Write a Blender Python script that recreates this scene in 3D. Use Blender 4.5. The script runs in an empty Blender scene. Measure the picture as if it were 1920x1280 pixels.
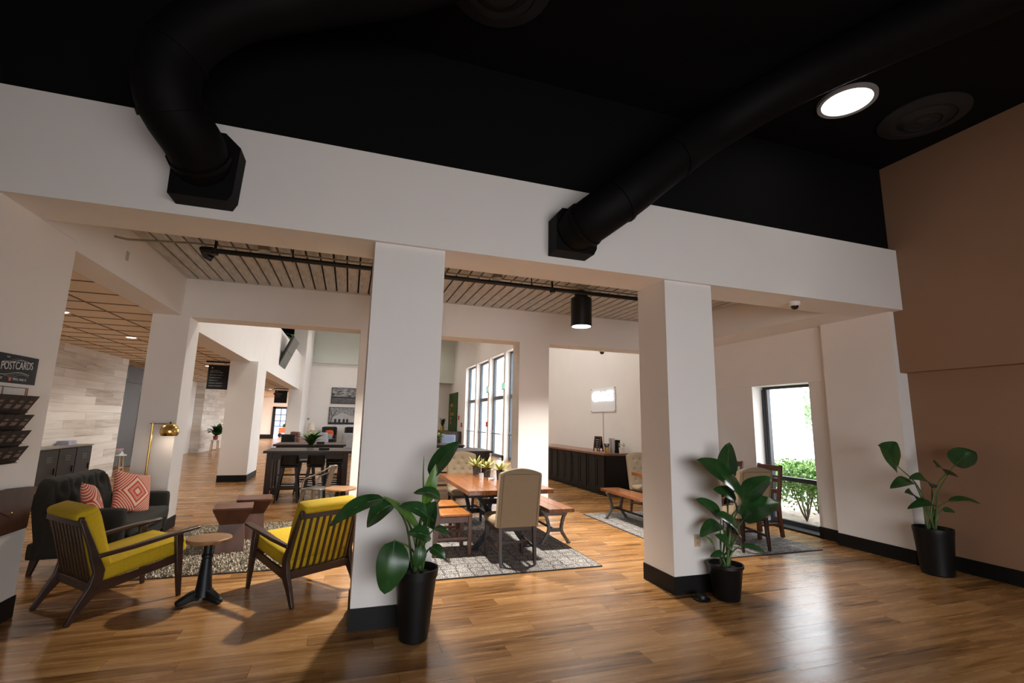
import bpy, math, random
from mathutils import Vector, Matrix
random.seed(7)
sc = bpy.context.scene
col = sc.collection
# ---------------------------------------------------------------- camera, world, exposure
cam = bpy.data.cameras.new('camera'); cam.sensor_width = 36.0; cam.lens = 895.63 / 1920 * 36
cam.clip_start = 0.05; cam.clip_end = 400
co = bpy.data.objects.new('camera', cam); col.objects.link(co)
RX = Vector((0.94745671, -0.31928358, 0.01959023)); DN = Vector((0.07103276, 0.15028264, -0.98608796)); FW = Vector((0.31189763, 0.93566721, 0.1650659))
co.matrix_world = Matrix(((RX.x, -DN.x, -FW.x, 0), (RX.y, -DN.y, -FW.y, 0), (RX.z, -DN.z, -FW.z, 1.6), (0, 0, 0, 1)))
sc.camera = co
sc.view_settings.view_transform = 'Standard'; sc.view_settings.look = 'None'
sc.view_settings.exposure = 0.12; sc.view_settings.gamma = 1.0; sc.view_settings.use_curve_mapping = False
sc.cycles.max_bounces = 8; sc.cycles.diffuse_bounces = 5; sc.cycles.glossy_bounces = 4; sc.cycles.transmission_bounces = 6
sc.cycles.sample_clamp_indirect = 6.0; sc.cycles.caustics_reflective = False; sc.cycles.caustics_refractive = False
w = bpy.data.worlds.new('overcast_sky'); sc.world = w; w.use_nodes = True
bgn = w.node_tree.nodes['Background']; bgn.inputs[0].default_value = (0.96, 0.965, 1.0, 1); bgn.inputs[1].default_value = 7.6
def portal(loc, sx, sy, direction):
    l = bpy.data.lights.new('daylight_portal', 'AREA'); l.shape = 'RECTANGLE'; l.size = sx; l.size_y = sy; l.cycles.is_portal = True
    o = bpy.data.objects.new('daylight_portal', l); col.objects.link(o); o.location = loc
    o.rotation_euler = Vector(direction).to_track_quat('-Z', 'Y').to_euler()
portal((1.8, -3.18, 1.3), 5.4, 2.6, (0, 1, 0))       # unseen opening behind the camera, sized to light beam and pillars
portal((7.02, 6.1, 1.2), 1.3, 2.4, (-1, 0, 0))         # bay window
portal((6.75, 20.6, 2.35), 12.6, 4.6, (-1, 0, 0))       # tall windows of the far hall

PEND = 900; DOWN = 85; HIGH = 260; CLAMP = 110      # lamp powers, used where each lamp is built
# ---------------------------------------------------------------- mesh helper
class MB:
    def __init__(s): s.v = []; s.f = []
    def add(s, vs, fs, M=None):
        b = len(s.v)
        s.v += [tuple(M @ Vector(p)) for p in vs] if M is not None else [tuple(p) for p in vs]
        s.f += [tuple(i + b for i in f) for f in fs]; return s
    def box(s, x0, x1, y0, y1, z0, z1, M=None):
        v = [(x0,y0,z0),(x1,y0,z0),(x1,y1,z0),(x0,y1,z0),(x0,y0,z1),(x1,y0,z1),(x1,y1,z1),(x0,y1,z1)]
        return s.add(v, [(0,3,2,1),(4,5,6,7),(0,1,5,4),(1,2,6,5),(2,3,7,6),(3,0,4,7)], M)
    def bar(s, p0, p1, w0, h0, w1=None, h1=None, up=(0,0,1)):
        return s.sweep([p0, p1], [w0, w1 or w0], [h0, h1 or h0], up)
    def sweep(s, pts, ws, hs, up=(0,0,1)):
        pts = [Vector(p) for p in pts]; n = len(pts)
        if not isinstance(ws, (list, tuple)): ws = [ws] * n
        if not isinstance(hs, (list, tuple)): hs = [hs] * n
        vs = []
        for i, p in enumerate(pts):
            t = (pts[min(i+1, n-1)] - pts[max(i-1, 0)]).normalized()
            a = t.cross(Vector(up))
            if a.length < 1e-4: a = t.cross(Vector((1,0,0)))
            a.normalize(); b = a.cross(t).normalized()
            a = a * ws[i] / 2; b = b * hs[i] / 2
            vs += [p-a-b, p+a-b, p+a+b, p-a+b]
        fs = [(0,3,2,1)] if True else []
        fs = [(0,1,2,3)]
        for i in range(n-1):
            k = i*4
            for j in range(4): fs.append((k+j, k+4+j, k+4+(j+1)%4, k+(j+1)%4))
        fs.append((4*n-4, 4*n-1, 4*n-2, 4*n-3))
        return s.add(vs, fs)
    def tube(s, pts, r, n=10, caps=True):
        pts = [Vector(p) for p in pts]; m = len(pts)
        if not isinstance(r, (list, tuple)): r = [r] * m
        vs = []; a = None
        for i, p in enumerate(pts):
            t = (pts[min(i+1, m-1)] - pts[max(i-1, 0)]).normalized()
            if a is None:
                a = t.cross(Vector((0,0,1)))
                if a.length < 1e-3: a = t.cross(Vector((1,0,0)))
            a = (a - t * a.dot(t)).normalized(); b = t.cross(a)
            for k in range(n):
                q = 2*math.pi*k/n; vs.append(p + (a*math.cos(q) + b*math.sin(q)) * r[i])
        fs = []
        for i in range(m-1):
            for k in range(n): fs.append((i*n+k, i*n+(k+1)%n, (i+1)*n+(k+1)%n, (i+1)*n+k))
        if caps:
            fs.append(tuple(range(n-1, -1, -1))); fs.append(tuple((m-1)*n+k for k in range(n)))
        return s.add(vs, fs)
    def cyl(s, p0, p1, r0, r1=None, n=16): return s.tube([p0, p1], [r0, r0 if r1 is None else r1], n)
    def lathe(s, prof, n=20, c=(0,0,0), caps=True):
        vs = []; m = len(prof)
        for r, z in prof:
            for k in range(n):
                q = 2*math.pi*k/n; vs.append((c[0]+r*math.cos(q), c[1]+r*math.sin(q), c[2]+z))
        fs = []
        for i in range(m-1):
            for k in range(n): fs.append((i*n+k, i*n+(k+1)%n, (i+1)*n+(k+1)%n, (i+1)*n+k))
        if caps:
            fs.append(tuple(range(n-1, -1, -1))); fs.append(tuple((m-1)*n+k for k in range(n)))
        return s.add(vs, fs)
    def prism(s, poly, axis, lo, hi, M=None):
        n = len(poly); vs = []
        for h in (lo, hi):
            for a, b in poly: vs.append({'x': (h,a,b), 'y': (a,h,b), 'z': (a,b,h)}[axis])
        fs = [tuple(range(n-1,-1,-1)), tuple(range(n, 2*n))]
        for i in range(n): fs.append((i, (i+1)%n, n+(i+1)%n, n+i))
        return s.add(vs, fs, M)
    def soft(s, x0, x1, y0, y1, z0, z1, r=.03, puff=0.0, n=8, M=None):
        c = Vector(((x0+x1)/2, (y0+y1)/2, (z0+z1)/2)); h = Vector(((x1-x0)/2, (y1-y0)/2, (z1-z0)/2)); r = min(r, min(h)*.98)
        inner = h - Vector((r,r,r))
        for ax in range(3):
            for sg in (-1, 1):
                u, v = [(1,2),(2,0),(0,1)][ax]
                vs = []; fs = []
                for i in range(n+1):
                    for j in range(n+1):
                        a = math.sin((-1+2*i/n)*math.pi/2); b = math.sin((-1+2*j/n)*math.pi/2)
                        p = Vector((0,0,0)); p[ax] = sg*h[ax]; p[u] = a*h[u]; p[v] = b*h[v]
                        q = Vector([max(-inner[k], min(inner[k], p[k])) for k in range(3)])
                        d = p - q
                        if d.length > 0: p = q + d.normalized() * r
                        p[ax] += sg*puff*(1-a*a)*(1-b*b)
                        vs.append(c + p)
                for i in range(n):
                    for j in range(n):
                        k = i*(n+1)+j; f = (k, k+n+1, k+n+2, k+1); fs.append(f if sg > 0 else f[::-1])
                s.add(vs, fs, M)
        return s
    def grid(s, fn, nu, nv, M=None):
        vs = [fn(i/nu, j/nv) for i in range(nu+1) for j in range(nv+1)]; fs = []
        for i in range(nu):
            for j in range(nv):
                k = i*(nv+1)+j; fs.append((k, k+nv+1, k+nv+2, k+1))
        return s.add(vs, fs, M)
    def mesh(s, name, m, smooth=True):
        me = bpy.data.meshes.new(name); me.from_pydata(s.v, [], s.f); me.validate()
        if m is not None: me.materials.append(m)
        if smooth:
            me.polygons.foreach_set('use_smooth', [True]*len(me.polygons))
            me.set_sharp_from_angle(angle=math.radians(38))
        me.update(); return me
    def build(s, name, m, parent=None, loc=None, rot=None, bevel=0, smooth=True, weld=False):
        return link(name, s.mesh(name, m, smooth), parent, loc, rot, bevel, weld)
def link(name, me, parent=None, loc=None, rot=None, bevel=0, weld=False):
    o = bpy.data.objects.new(name, me); col.objects.link(o)
    if parent is not None: o.parent = parent
    if loc is not None: o.location = loc
    if rot is not None: o.rotation_euler = rot
    if weld: k = o.modifiers.new('weld', 'WELD'); k.merge_threshold = .0005
    if bevel:
        b = o.modifiers.new('bevel', 'BEVEL'); b.width = bevel; b.segments = 2; b.limit_method = 'ANGLE'; b.angle_limit = math.radians(40)
    return o
def thing(name, label, cat, loc=(0,0,0), rz=0, group=None):
    o = bpy.data.objects.new(name, None); col.objects.link(o); o.empty_display_size = .1
    o.location = loc; o.rotation_euler = (0,0,rz); return tag(o, label, cat, group)
def tag(o, label, cat, group=None):
    o['label'] = label; o['category'] = cat
    if group: o['group'] = group
    return o
def struct(o, label=None):
    o['kind'] = 'structure'
    if label: o['label'] = label
    return o
def copy_tree(o, parent=None):
    c = o.copy(); col.objects.link(c); c.parent = parent
    for ch in list(o.children): copy_tree(ch, c)
    return c
def dup(o, label, loc, rz=None):
    c = copy_tree(o); c.location = loc
    if rz is not None: c.rotation_euler = (0,0,rz)
    c['label'] = label; return c
def bx(name, m, x0, x1, y0, y1, z0, z1, parent=None, bevel=0):
    return MB().box(x0,x1,y0,y1,z0,z1).build(name, m, parent, bevel=bevel)
def text(name, s, size, m, M, parent=None, ext=.002, align='LEFT'):
    c = bpy.data.curves.new(name, 'FONT'); c.body = s; c.size = size; c.extrude = ext; c.align_x = align; c.resolution_u = 3
    t = bpy.data.objects.new(name, c); col.objects.link(t)
    bpy.context.view_layer.update()
    me = bpy.data.meshes.new_from_object(t.evaluated_get(bpy.context.evaluated_depsgraph_get()))
    bpy.data.objects.remove(t); me.transform(M); me.materials.clear(); me.materials.append(m)
    return link(name, me, parent)

# ---------------------------------------------------------------- materials
def nt(name):
    m = bpy.data.materials.new(name); m.use_nodes = True; t = m.node_tree
    return m, t, t.nodes['Principled BSDF']
def N(t, kind, **kw):
    n = t.nodes.new(kind)
    for k, v in kw.items(): setattr(n, k, v)
    return n
def rgba(c): return (c[0], c[1], c[2], 1)
def mat(name, c, rough=.5, metal=0, var=.12, vs=6, bump=0, bs=80, stretch=(1,1,1), spec=.5, sheen=0, c2=None):
    m, t, p = nt(name)
    p.inputs['Roughness'].default_value = rough; p.inputs['Metallic'].default_value = metal; p.inputs['Specular IOR Level'].default_value = spec
    if sheen: p.inputs['Sheen Weight'].default_value = sheen
    tc = N(t, 'ShaderNodeTexCoord'); mp = N(t, 'ShaderNodeMapping'); mp.inputs['Scale'].default_value = stretch
    t.links.new(tc.outputs['Object'], mp.inputs['Vector'])
    nz = N(t, 'ShaderNodeTexNoise'); nz.inputs['Scale'].default_value = vs; nz.inputs['Detail'].default_value = 5
    t.links.new(mp.outputs[0], nz.inputs['Vector'])
    rp = N(t, 'ShaderNodeValToRGB'); a = c2 or tuple(x*(1-var) for x in c)
    rp.color_ramp.elements[0].position = .3; rp.color_ramp.elements[1].position = .7
    rp.color_ramp.elements[0].color = rgba(a); rp.color_ramp.elements[1].color = rgba(tuple(min(1, x*(1+var*.4)) for x in c))
    t.links.new(nz.outputs['Fac'], rp.inputs[0]); t.links.new(rp.outputs[0], p.inputs['Base Color'])
    if bump:
        n2 = N(t, 'ShaderNodeTexNoise'); n2.inputs['Scale'].default_value = bs; n2.inputs['Detail'].default_value = 3
        t.links.new(mp.outputs[0], n2.inputs['Vector'])
        b = N(t, 'ShaderNodeBump'); b.inputs['Strength'].default_value = bump; b.inputs['Distance'].default_value = .004
        t.links.new(n2.outputs['Fac'], b.inputs['Height']); t.links.new(b.outputs[0], p.inputs['Normal'])
    return m
def emis(name, c, s):
    m, t, p = nt(name); p.inputs['Base Color'].default_value = rgba(c); p.inputs['Emission Color'].default_value = rgba(c); p.inputs['Emission Strength'].default_value = s
    return m
def glass(name, c=(1,1,1), rough=0):
    m, t, p = nt(name)
    tr = N(t, 'ShaderNodeBsdfTransparent'); tr.inputs[0].default_value = rgba(c)
    gl = N(t, 'ShaderNodeBsdfGlossy'); gl.inputs['Roughness'].default_value = .03
    lw = N(t, 'ShaderNodeLayerWeight'); lw.inputs[0].default_value = .5
    pw = N(t, 'ShaderNodeMath', operation='POWER'); pw.inputs[1].default_value = 6.0; t.links.new(lw.outputs['Facing'], pw.inputs[0])
    fr = N(t, 'ShaderNodeMath', operation='MULTIPLY_ADD'); fr.inputs[1].default_value = .25; fr.inputs[2].default_value = .015; t.links.new(pw.outputs[0], fr.inputs[0])
    mx = N(t, 'ShaderNodeMixShader'); t.links.new(fr.outputs[0], mx.inputs[0]); t.links.new(tr.outputs[0], mx.inputs[1]); t.links.new(gl.outputs[0], mx.inputs[2])
    t.links.new(mx.outputs[0], t.nodes['Material Output'].inputs[0]); return m
def board_mat(name, ramp, W, L, ax, rough, var=.5, grain=(1.2, 16), spec=.5, zc=False):
    """boards of width W and length L laid in world space; ax = axis index along the board, across = other axis; colour per board + grain"""
    m, t, p = nt(name); p.inputs['Specular IOR Level'].default_value = spec
    g = N(t, 'ShaderNodeNewGeometry'); sp = N(t, 'ShaderNodeSeparateXYZ'); t.links.new(g.outputs['Position'], sp.inputs[0])
    al = sp.outputs[ax[0]]; ac = sp.outputs[ax[1]]
    def ma(op, a, b=None):
        n = N(t, 'ShaderNodeMath', operation=op)
        for i, q in enumerate((a, b)):
            if q is None: continue
            if isinstance(q, (int, float)): n.inputs[i].default_value = q
            else: t.links.new(q, n.inputs[i])
        return n.outputs[0]
    j = ma('FLOOR', ma('DIVIDE', ac, W)); off = ma('FRACT', ma('MULTIPLY', j, .37))
    i = ma('FLOOR', ma('ADD', ma('DIVIDE', al, L), off))
    cb = N(t, 'ShaderNodeCombineXYZ'); t.links.new(i, cb.inputs[0]); t.links.new(j, cb.inputs[1])
    wn = N(t, 'ShaderNodeTexWhiteNoise', noise_dimensions='3D'); t.links.new(cb.outputs[0], wn.inputs['Vector'])
    c2 = N(t, 'ShaderNodeCombineXYZ'); t.links.new(ma('MULTIPLY', al, grain[0]), c2.inputs[0]); t.links.new(ma('MULTIPLY', ac, grain[1]), c2.inputs[1]); t.links.new(ma('MULTIPLY', wn.outputs['Value'], 37.0), c2.inputs[2])
    nz = N(t, 'ShaderNodeTexNoise'); nz.inputs['Scale'].default_value = 1.0; nz.inputs['Detail'].default_value = 6; nz.inputs['Roughness'].default_value = .62; nz.inputs['Distortion'].default_value = .6
    t.links.new(c2.outputs[0], nz.inputs['Vector'])
    f = ma('ADD', ma('MULTIPLY', nz.outputs['Fac'], 1-var*.45), ma('MULTIPLY', wn.outputs['Value'], var*.45))
    rp = N(t, 'ShaderNodeValToRGB'); els = rp.color_ramp.elements
    els[0].position, els[0].color = ramp[0][0], rgba(ramp[0][1]); els[1].position, els[1].color = ramp[-1][0], rgba(ramp[-1][1])
    for pos, c in ramp[1:-1]: e = els.new(pos); e.color = rgba(c)
    t.links.new(f, rp.inputs[0]); t.links.new(rp.outputs[0], p.inputs['Base Color'])
    r2 = N(t, 'ShaderNodeMapRange'); r2.inputs['To Min'].default_value = rough - .08; r2.inputs['To Max'].default_value = rough + .1
    t.links.new(nz.outputs['Fac'], r2.inputs[0]); t.links.new(r2.outputs[0], p.inputs['Roughness'])
    b = N(t, 'ShaderNodeBump'); b.inputs['Strength'].default_value = .12; b.inputs['Distance'].default_value = .003
    t.links.new(nz.outputs['Fac'], b.inputs['Height']); t.links.new(b.outputs[0], p.inputs['Normal'])
    return m
PAINT = mat('white_wall_paint', (.80,.775,.745), .75, var=.02, vs=2, bump=.05, bs=220)
WALL_BROWN = mat('brown_right_wall', (.27,.15,.085), .75, var=.03, vs=2, bump=.05, bs=220)  # one darker brown tone, right wall of the front hall only
BLACKP = mat('black_ceiling_paint', (.003,.003,.003), .8, var=.1, vs=3, spec=.15)
DUCTP = mat('black_duct_paint', (.003,.003,.0028), .65, var=.1, vs=3, spec=.12)
BASE = mat('black_rubber_base', (.005,.0046,.004), .55, var=.1, spec=.25)
BLACKM = mat('black_metal', (.006,.006,.0065), .38, var=.15, spec=.4)
BLACKPL = mat('black_plastic_pot', (.0045,.0045,.0045), .45, var=.15, spec=.3)
DARKFR = mat('dark_window_frame', (.03,.035,.04), .4, var=.1)
FLOORM = board_mat('oak_floor_boards', [(.26,(.050,.018,.0045)),(.38,(.19,.086,.025)),(.53,(.345,.172,.058)),(.75,(.45,.26,.105))], .18, 1.22, (0,1), .25, var=.38, spec=.42)
WPLANK = board_mat('whitewashed_wall_planks', [(.25,(.42,.37,.31)),(.42,(.62,.575,.51)),(.68,(.76,.73,.68))], .18, 1.35, (1,2), .7, var=.75, grain=(1.0,14), spec=.3)
WPLANKX = board_mat('whitewashed_wall_planks_short', [(.25,(.42,.37,.31)),(.42,(.62,.575,.51)),(.68,(.76,.73,.68))], .18, 1.35, (0,2), .7, var=.75, grain=(1.0,14), spec=.3)
TILE = mat('acoustic_tile', (.84,.71,.54), .9, var=.06, vs=30, bump=.25, bs=300)
METPLK = mat('galvanized_ceiling_plank', (.52,.51,.48), .42, metal=.3, var=.3, vs=5, stretch=(6,1,6), bump=.04, bs=50)
DARKGAP = mat('dark_void', (.01,.009,.008), .9, var=.0)
# ---------------------------------------------------------------- setting: floor
def board_cells(W, L, a0, a1, b0, b1):
    out = []
    for j in range(math.floor(b0/W), math.ceil(b1/W)):
        off = (j*.37) % 1.0
        for i in range(math.floor(a0/L+off), math.ceil(a1/L+off)):
            out.append(((i-off)*L, (i+1-off)*L, j*W, (j+1)*W))
    return out
fl = struct(bx('floor', DARKGAP, -9, 7.3, -5.4, 42, -.06, -.012), 'warm brown wood plank floor')
cells = board_cells(.18, 1.22, -9, 7.3, -5.4, 42)
def clipc(c): return (max(c[0], -9), min(c[1], 7.3), max(c[2], -5.4), min(c[3], 42))
def vis(c):
    p = Vector(((c[0]+c[1])/2, (c[2]+c[3])/2, 0)) - Vector((0,0,1.6)); d = p.dot(FW)
    if d < .5: return 1e9
    u = 960 + 895.6*p.dot(RX)/d; v = 640 + 895.6*p.dot(DN)/d
    return d if -60 < u < 1980 and v < 1330 else 1e9
cells.sort(key=vis)
pm = MB().box(.0008, 1.2192, .0008, .1792, -.012, 0).mesh('plank', FLOORM, False)
rest = MB()
for k, c in enumerate(cells):
    q = clipc(c); full = (q == c)
    if k < 300 and full:
        link('plank', pm, fl, (c[0], c[2], -random.random()*.0004))
    elif q[1]-q[0] > .01 and q[3]-q[2] > .01:
        rest.box(q[0]+.0008, q[1]-.0008, q[2]+.0008, q[3]-.0008, -.012, -.0002)
o = rest.build('planks', FLOORM, fl, smooth=False); o['kind'] = 'stuff'

# ---------------------------------------------------------------- front hall
ceil = struct(bx('ceiling', BLACKP, -6.2, 7.3, -5.4, 4.17, 5.1, 5.3), 'matte black ceiling of the front hall')
struct(bx('wall_front', BLACKP, -6.2, 6.65, 4.17, 4.5, 3.91, 5.1), 'matte black wall above the white beam')
struct(bx('trim_1', PAINT, -6.2, 6.645, 4.08, 4.59, 3.11, 3.91), 'white beam spanning the front pillars')
struct(bx('wall_left', PAINT, -6.4, -6.2, -5.4, 5.12, 0, 5.1), 'left wall of the front hall')
o = struct(bx('wall_right', WALL_BROWN, 6.65, 7.3, -5.4, 4.2, 2.31, 5.1), 'right wall of the front hall')
bx('lower_wall', WALL_BROWN, 6.78, 7.3, -5.4, 4.2, 0, 2.31, o)
bx('baseboard', BASE, 6.768, 6.78, -5.4, 4.2, 0, .163, o)
bx('upper_return', PAINT, 6.65, 7.3, 4.2, 8.42, 3.11, 5.1, o)
# unseen rear wall; its added opening is placed and sized for daylight on the beam
o = struct(bx('wall_back', PAINT, -6.2, 7.3, -3.4, -3.2, 2.6, 5.1), 'rear wall over an unseen opening added for daylight')
bx('pier', PAINT, -6.2, -.9, -3.4, -3.2, 0, 2.6, o); bx('pier', PAINT, 4.5, 7.3, -3.4, -3.2, 0, 2.6, o)
for k in range(5): bx('mullion', DARKFR, -.9+k*1.35-.03, -.9+k*1.35+.03, -3.36, -3.26, 0, 2.6, o)

def pillar(x0, x1, y0, y1, z1, label):
    o = struct(bx('pillar', PAINT, x0, x1, y0, y1, 0, z1), label)
    bx('baseboard', BASE, x0-.008, x1+.008, y0-.008, y1+.008, 0, .163, o); return o
pillar(.11, .72, 4.12, 4.57, 3.11, 'white square pillar behind the tall potted plant')
p2 = pillar(3.06, 3.66, 4.12, 4.62, 3.11, 'white square pillar beside the short black pot, with an outlet')
pillar(-3.0, -2.42, 4.12, 5.12, 3.11, 'white wall end carrying the postcard sign')
struct(bx('trim_2', PAINT, -2.78, -2.42, 5.12, 8.01, 3.031, 3.75), 'white header over the sofa opening')
bx('filler', PAINT, -3.0, -2.42, 4.595, 5.12, 3.112, 3.75, bpy.data.objects['trim_2'])
struct(bx('trim_3', PAINT, -2.775, 6.9, 8.01, 8.42, 3.02, 7.0), 'white beam at the back of the bay')
pillar(-2.78, -2.31, 8.01, 8.5, 3.02, 'white square pillar behind the brass floor lamp')
pillar(.08, .66, 8.01, 8.42, 3.02, 'white square pillar mostly hidden by the front pillar')
pillar(2.82, 3.39, 8.01, 8.38, 3.02, 'white square pillar between the two rear openings')
struct(bx('wall_partition', PAINT, 5.75, 6.9, 8.01, 8.42, 0, 3.02), 'short wall right of the rear opening')
struct(bx('trim_4', PAINT, 6.0, 6.649, 4.595, 8.01, 3.111, 3.75), 'white drop soffit along the window wall')
# bay window wall
o = struct(bx('wall_bay', PAINT, 6.66, 7.1, 5.18, 8.01, 2.285, 3.11), 'wall around the bay window')
bx('pier', PAINT, 6.58, 7.1, 4.2, 5.18, 0, 3.11, o)
bx('pier', PAINT, 6.70, 7.05, 5.181, 5.55, 0, 2.285, o)
bx('pier', PAINT, 6.70, 7.05, 6.66, 8.01, 0, 2.285, o)
for a in ((6.568,6.58,4.19,5.19), (6.568,6.78,4.188,4.2), (6.688,6.70,5.19,5.56), (6.688,6.70,6.65,8.0)):
    bx('baseboard', BASE, *a, 0, .163, o)
wn = struct(MB().box(6.93,6.99,5.55,6.66,0,.10).box(6.93,6.99,5.55,6.66,2.24,2.285).box(6.93,6.99,5.55,5.60,.1,2.24).box(6.90,7.0,6.60,6.66,.1,2.24).box(6.91,6.985,6.55,6.60,.1,2.24).box(6.93,6.99,5.6,6.55,.72,.79).build('window_1', DARKFR, bevel=.004), 'black framed floor-length window with a low crossbar')
GL = glass('clear_glass', (.97,.99,1.0))
for z0, z1 in ((.1,.72),(.79,2.24)): bx('pane', GL, 6.955, 6.962, 5.6, 6.55, z0, z1, wn)
bx('sill', BASE, 6.7, 6.93, 5.55, 6.66, 0, .03, wn)

# metal plank ceiling of the bay
mc = struct(bx('ceiling', DARKGAP, -2.42, 6.0, 4.59, 8.01, 3.625, 3.75), 'galvanized metal plank ceiling with dark gaps')
me = MB().box(0, .137, 0, 3.42, -.028, 0).mesh('plank', METPLK, False)
x = -2.42
while x < 5.9:
    link('plank', me, mc, (x+.012, 4.59, 3.626)); x += .161

# acoustic ceiling of the corridor
ac = struct(bx('ceiling', mat('grid_backing', (.05,.032,.018), .9, var=.05), -6.6, -2.78, 5.12, 41, 3.06, 3.2), 'tan acoustic tile ceiling of the corridor')
me = MB().box(.013, .597, .013, .597, -.02, 0).mesh('tile', TILE, False)
GRID = mat('brown_ceiling_grid', (.20,.125,.065), .6, var=.05)
bm1 = MB().box(-.009,.009,0,35.4,-.010,0).mesh('grid_bar', GRID, False); bm2 = MB().box(0,3.66,-.009,.009,-.010,0).mesh('grid_bar', GRID, False)
for i in range(7): link('grid_bar', bm1, ac, (-6.44+i*.61,5.14,3.044))
for j in range(59): link('grid_bar', bm2, ac, (-6.44,5.14+j*.61,3.044))
for i in range(6):
    for j in range(50): link('tile', me, ac, (-6.44+i*.61, 5.14+j*.61, 3.062))
rr = MB()
for i in range(6):
    for j in range(50, 58): rr.box(-6.44+i*.61+.009, -6.44+i*.61+.601, 5.14+j*.61+.009, 5.14+j*.61+.601, 3.042, 3.062)
o = rr.build('tiles', TILE, ac, smooth=False); o['kind'] = 'stuff'
struct(bx('trim_5', PAINT, -6.6, -3.0, 4.6, 5.12, 0, 5.1), 'wall closing the corridor end')

def plank_wall(name, label, axis, at, depth, a0, a1, m, z1=3.04):
    b = (at-depth, at-.014, a0, a1) if axis == 'y' else (a0, a1, at+.014, at+depth)
    o = struct(bx(name, DARKGAP, *b, 0, z1), label)
    for (c0, c1, z0, zz) in board_cells(.18, 1.35, a0, a1, 0, z1):
        c0 = max(c0, a0); c1 = min(c1, a1); zz = min(zz, z1)
        if c1-c0 < .02 or zz-z0 < .02: continue
        q = random.random()*.004
        if axis == 'y': bx('plank', m, at-.014, at+q, c0+.001, c1-.001, z0+.0015, zz-.0015, o)
        else: bx('plank', m, c0+.001, c1-.001, at-q, at+.014, z0+.0015, zz-.0015, o)
    return o
plank_wall('wall_plank', 'whitewashed wood plank wall behind the lockers', 'y', -5.70, .9, 8.6, 15.35, WPLANK)
struct(bx('wall_corridor', PAINT, -6.6, -5.75, 5.12, 8.6, 0, 3.06), 'plain corridor wall')
# grey double doors
GREYD = mat('grey_door_paint', (.095,.10,.10), .5, var=.1, vs=3)
o = struct(bx('wall_door', GREYD, -6.6, -6.4, 15.35, 18.9, 2.55, 3.06), 'dark grey panel over the double doors')
MT = Matrix(((0,0,1,-6.398),(1,0,0,16.85),(0,1,0,2.68),(0,0,0,1)))
LET = mat('grey_letter', (.22,.21,.19), .5)
text('lettering', 'THE', .27, LET, MT, o, .01)
d = struct(bx('door_1', GREYD, -6.6, -6.42, 15.4, 18.8, 0, 2.54), 'dark grey double doors with black hinges')
for a, b in ((15.45,16.95),(16.98,18.5)):
    lf = bx('leaf', GREYD, -6.42, -6.38, a, b, .02, 2.5, d)
    for y0, y1, z0, z1 in ((a+.1,a+.14,.2,2.35),(b-.14,b-.1,.2,2.35),(a+.1,b-.1,.2,.24),(a+.1,b-.1,2.31,2.35)): bx('molding', GREYD, -6.38, -6.37, y0, y1, z0, z1, lf)
    for z in (.45, 1.25, 2.05): bx('hinge', BLACKM, -6.39, -6.355, (b if a < 16 else a)-.07, (b if a < 16 else a)+.07, z, z+.16, lf)
    if a < 16: MB().cyl((-6.38,15.75,1.1),(-6.31,15.75,1.1),.035).build('handle', BLACKM, lf); bx('lock_plate', BLACKM, -6.385, -6.37, 15.70, 15.8, 1.15, 1.35, lf)
struct(bx('wall_corridor', PAINT, -6.9, -6.4, 18.9, 24.2, 0, 3.06), 'plain corridor wall past the doors')
plank_wall('wall_plank', 'shaded end of the far plank wall', 'x', 24.2, .3, -6.9, -6.052, WPLANKX)
plank_wall('wall_plank', 'far whitewashed plank wall behind the plant stand', 'y', -6.05, .5, 24.2, 30.0, WPLANK)
struct(bx('wall_corridor', PAINT, -7.4, -6.6, 30.0, 41, 0, 3.06), 'plain wall at the far corridor')
# corridor end with a glazed door
o = struct(bx('wall_end', PAINT, -7.4, -5.45, 40, 40.3, 0, 3.06), 'cream end wall of the corridor')
bx('pier', PAINT, -3.6, -2.3, 40, 40.3, 0, 3.06, o); bx('lintel', PAINT, -5.45, -3.6, 40, 40.3, 2.35, 3.06, o); bx('baseboard', BASE, -7.4, -5.45, 39.97, 40, 0, .3, o)
d = struct(MB().box(-5.45,-5.25,39.95,40.1,0,2.35).box(-3.75,-3.6,39.95,40.1,0,2.35).box(-5.45,-3.6,39.95,40.1,2.2,2.35).build('door_2', BLACKM), 'black framed glazed door at the corridor end')
for k in range(1, 4): bx('muntin', BLACKM, -5.25+k*.375-.02, -5.25+k*.375+.02, 40.0, 40.05, .9, 2.2, d)
for z in (.9, 1.3, 1.75): bx('muntin', BLACKM, -5.25, -3.75, 40.0, 40.05, z-.02, z+.02, d)
bx('pane', GL, -5.25, -3.75, 40.02, 40.03, .02, 2.2, d)

# ---------------------------------------------------------------- far hall
struct(bx('ceiling', PAINT, -2.9, 6.9, 8.42, 31.5, 7.0, 7.2), 'high white ceiling of the far hall')
ar = struct(bx('wall_arcade', PAINT, -2.95, -2.5, 8.5, 26.3, 2.985, 4.68), 'tall white arcade wall over the corridor columns')
pillar(-2.95, -2.31, 13.68, 15.0, 3.0, 'white corridor column beside the hanging directory sign')
pillar(-2.95, -2.31, 26.3, 30.6, 7.0, 'far white column beside the framed pictures')
bk = struct(bx('wall_back', PAINT, -2.9, 6.9, 31, 31.3, 0, 4.85), 'white back wall of the far hall with two pictures')
GPAINT = mat('pale_green_paint', (.56,.60,.54), .75, var=.03, vs=1)
bx('bulkhead', GPAINT, -2.9, 6.15, 30.75, 31.3, 4.85, 7.0, bk)
bx('bulkhead', GPAINT, 4.9, 6.15, 29.9, 30.75, 3.9, 7.0, bk)
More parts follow.
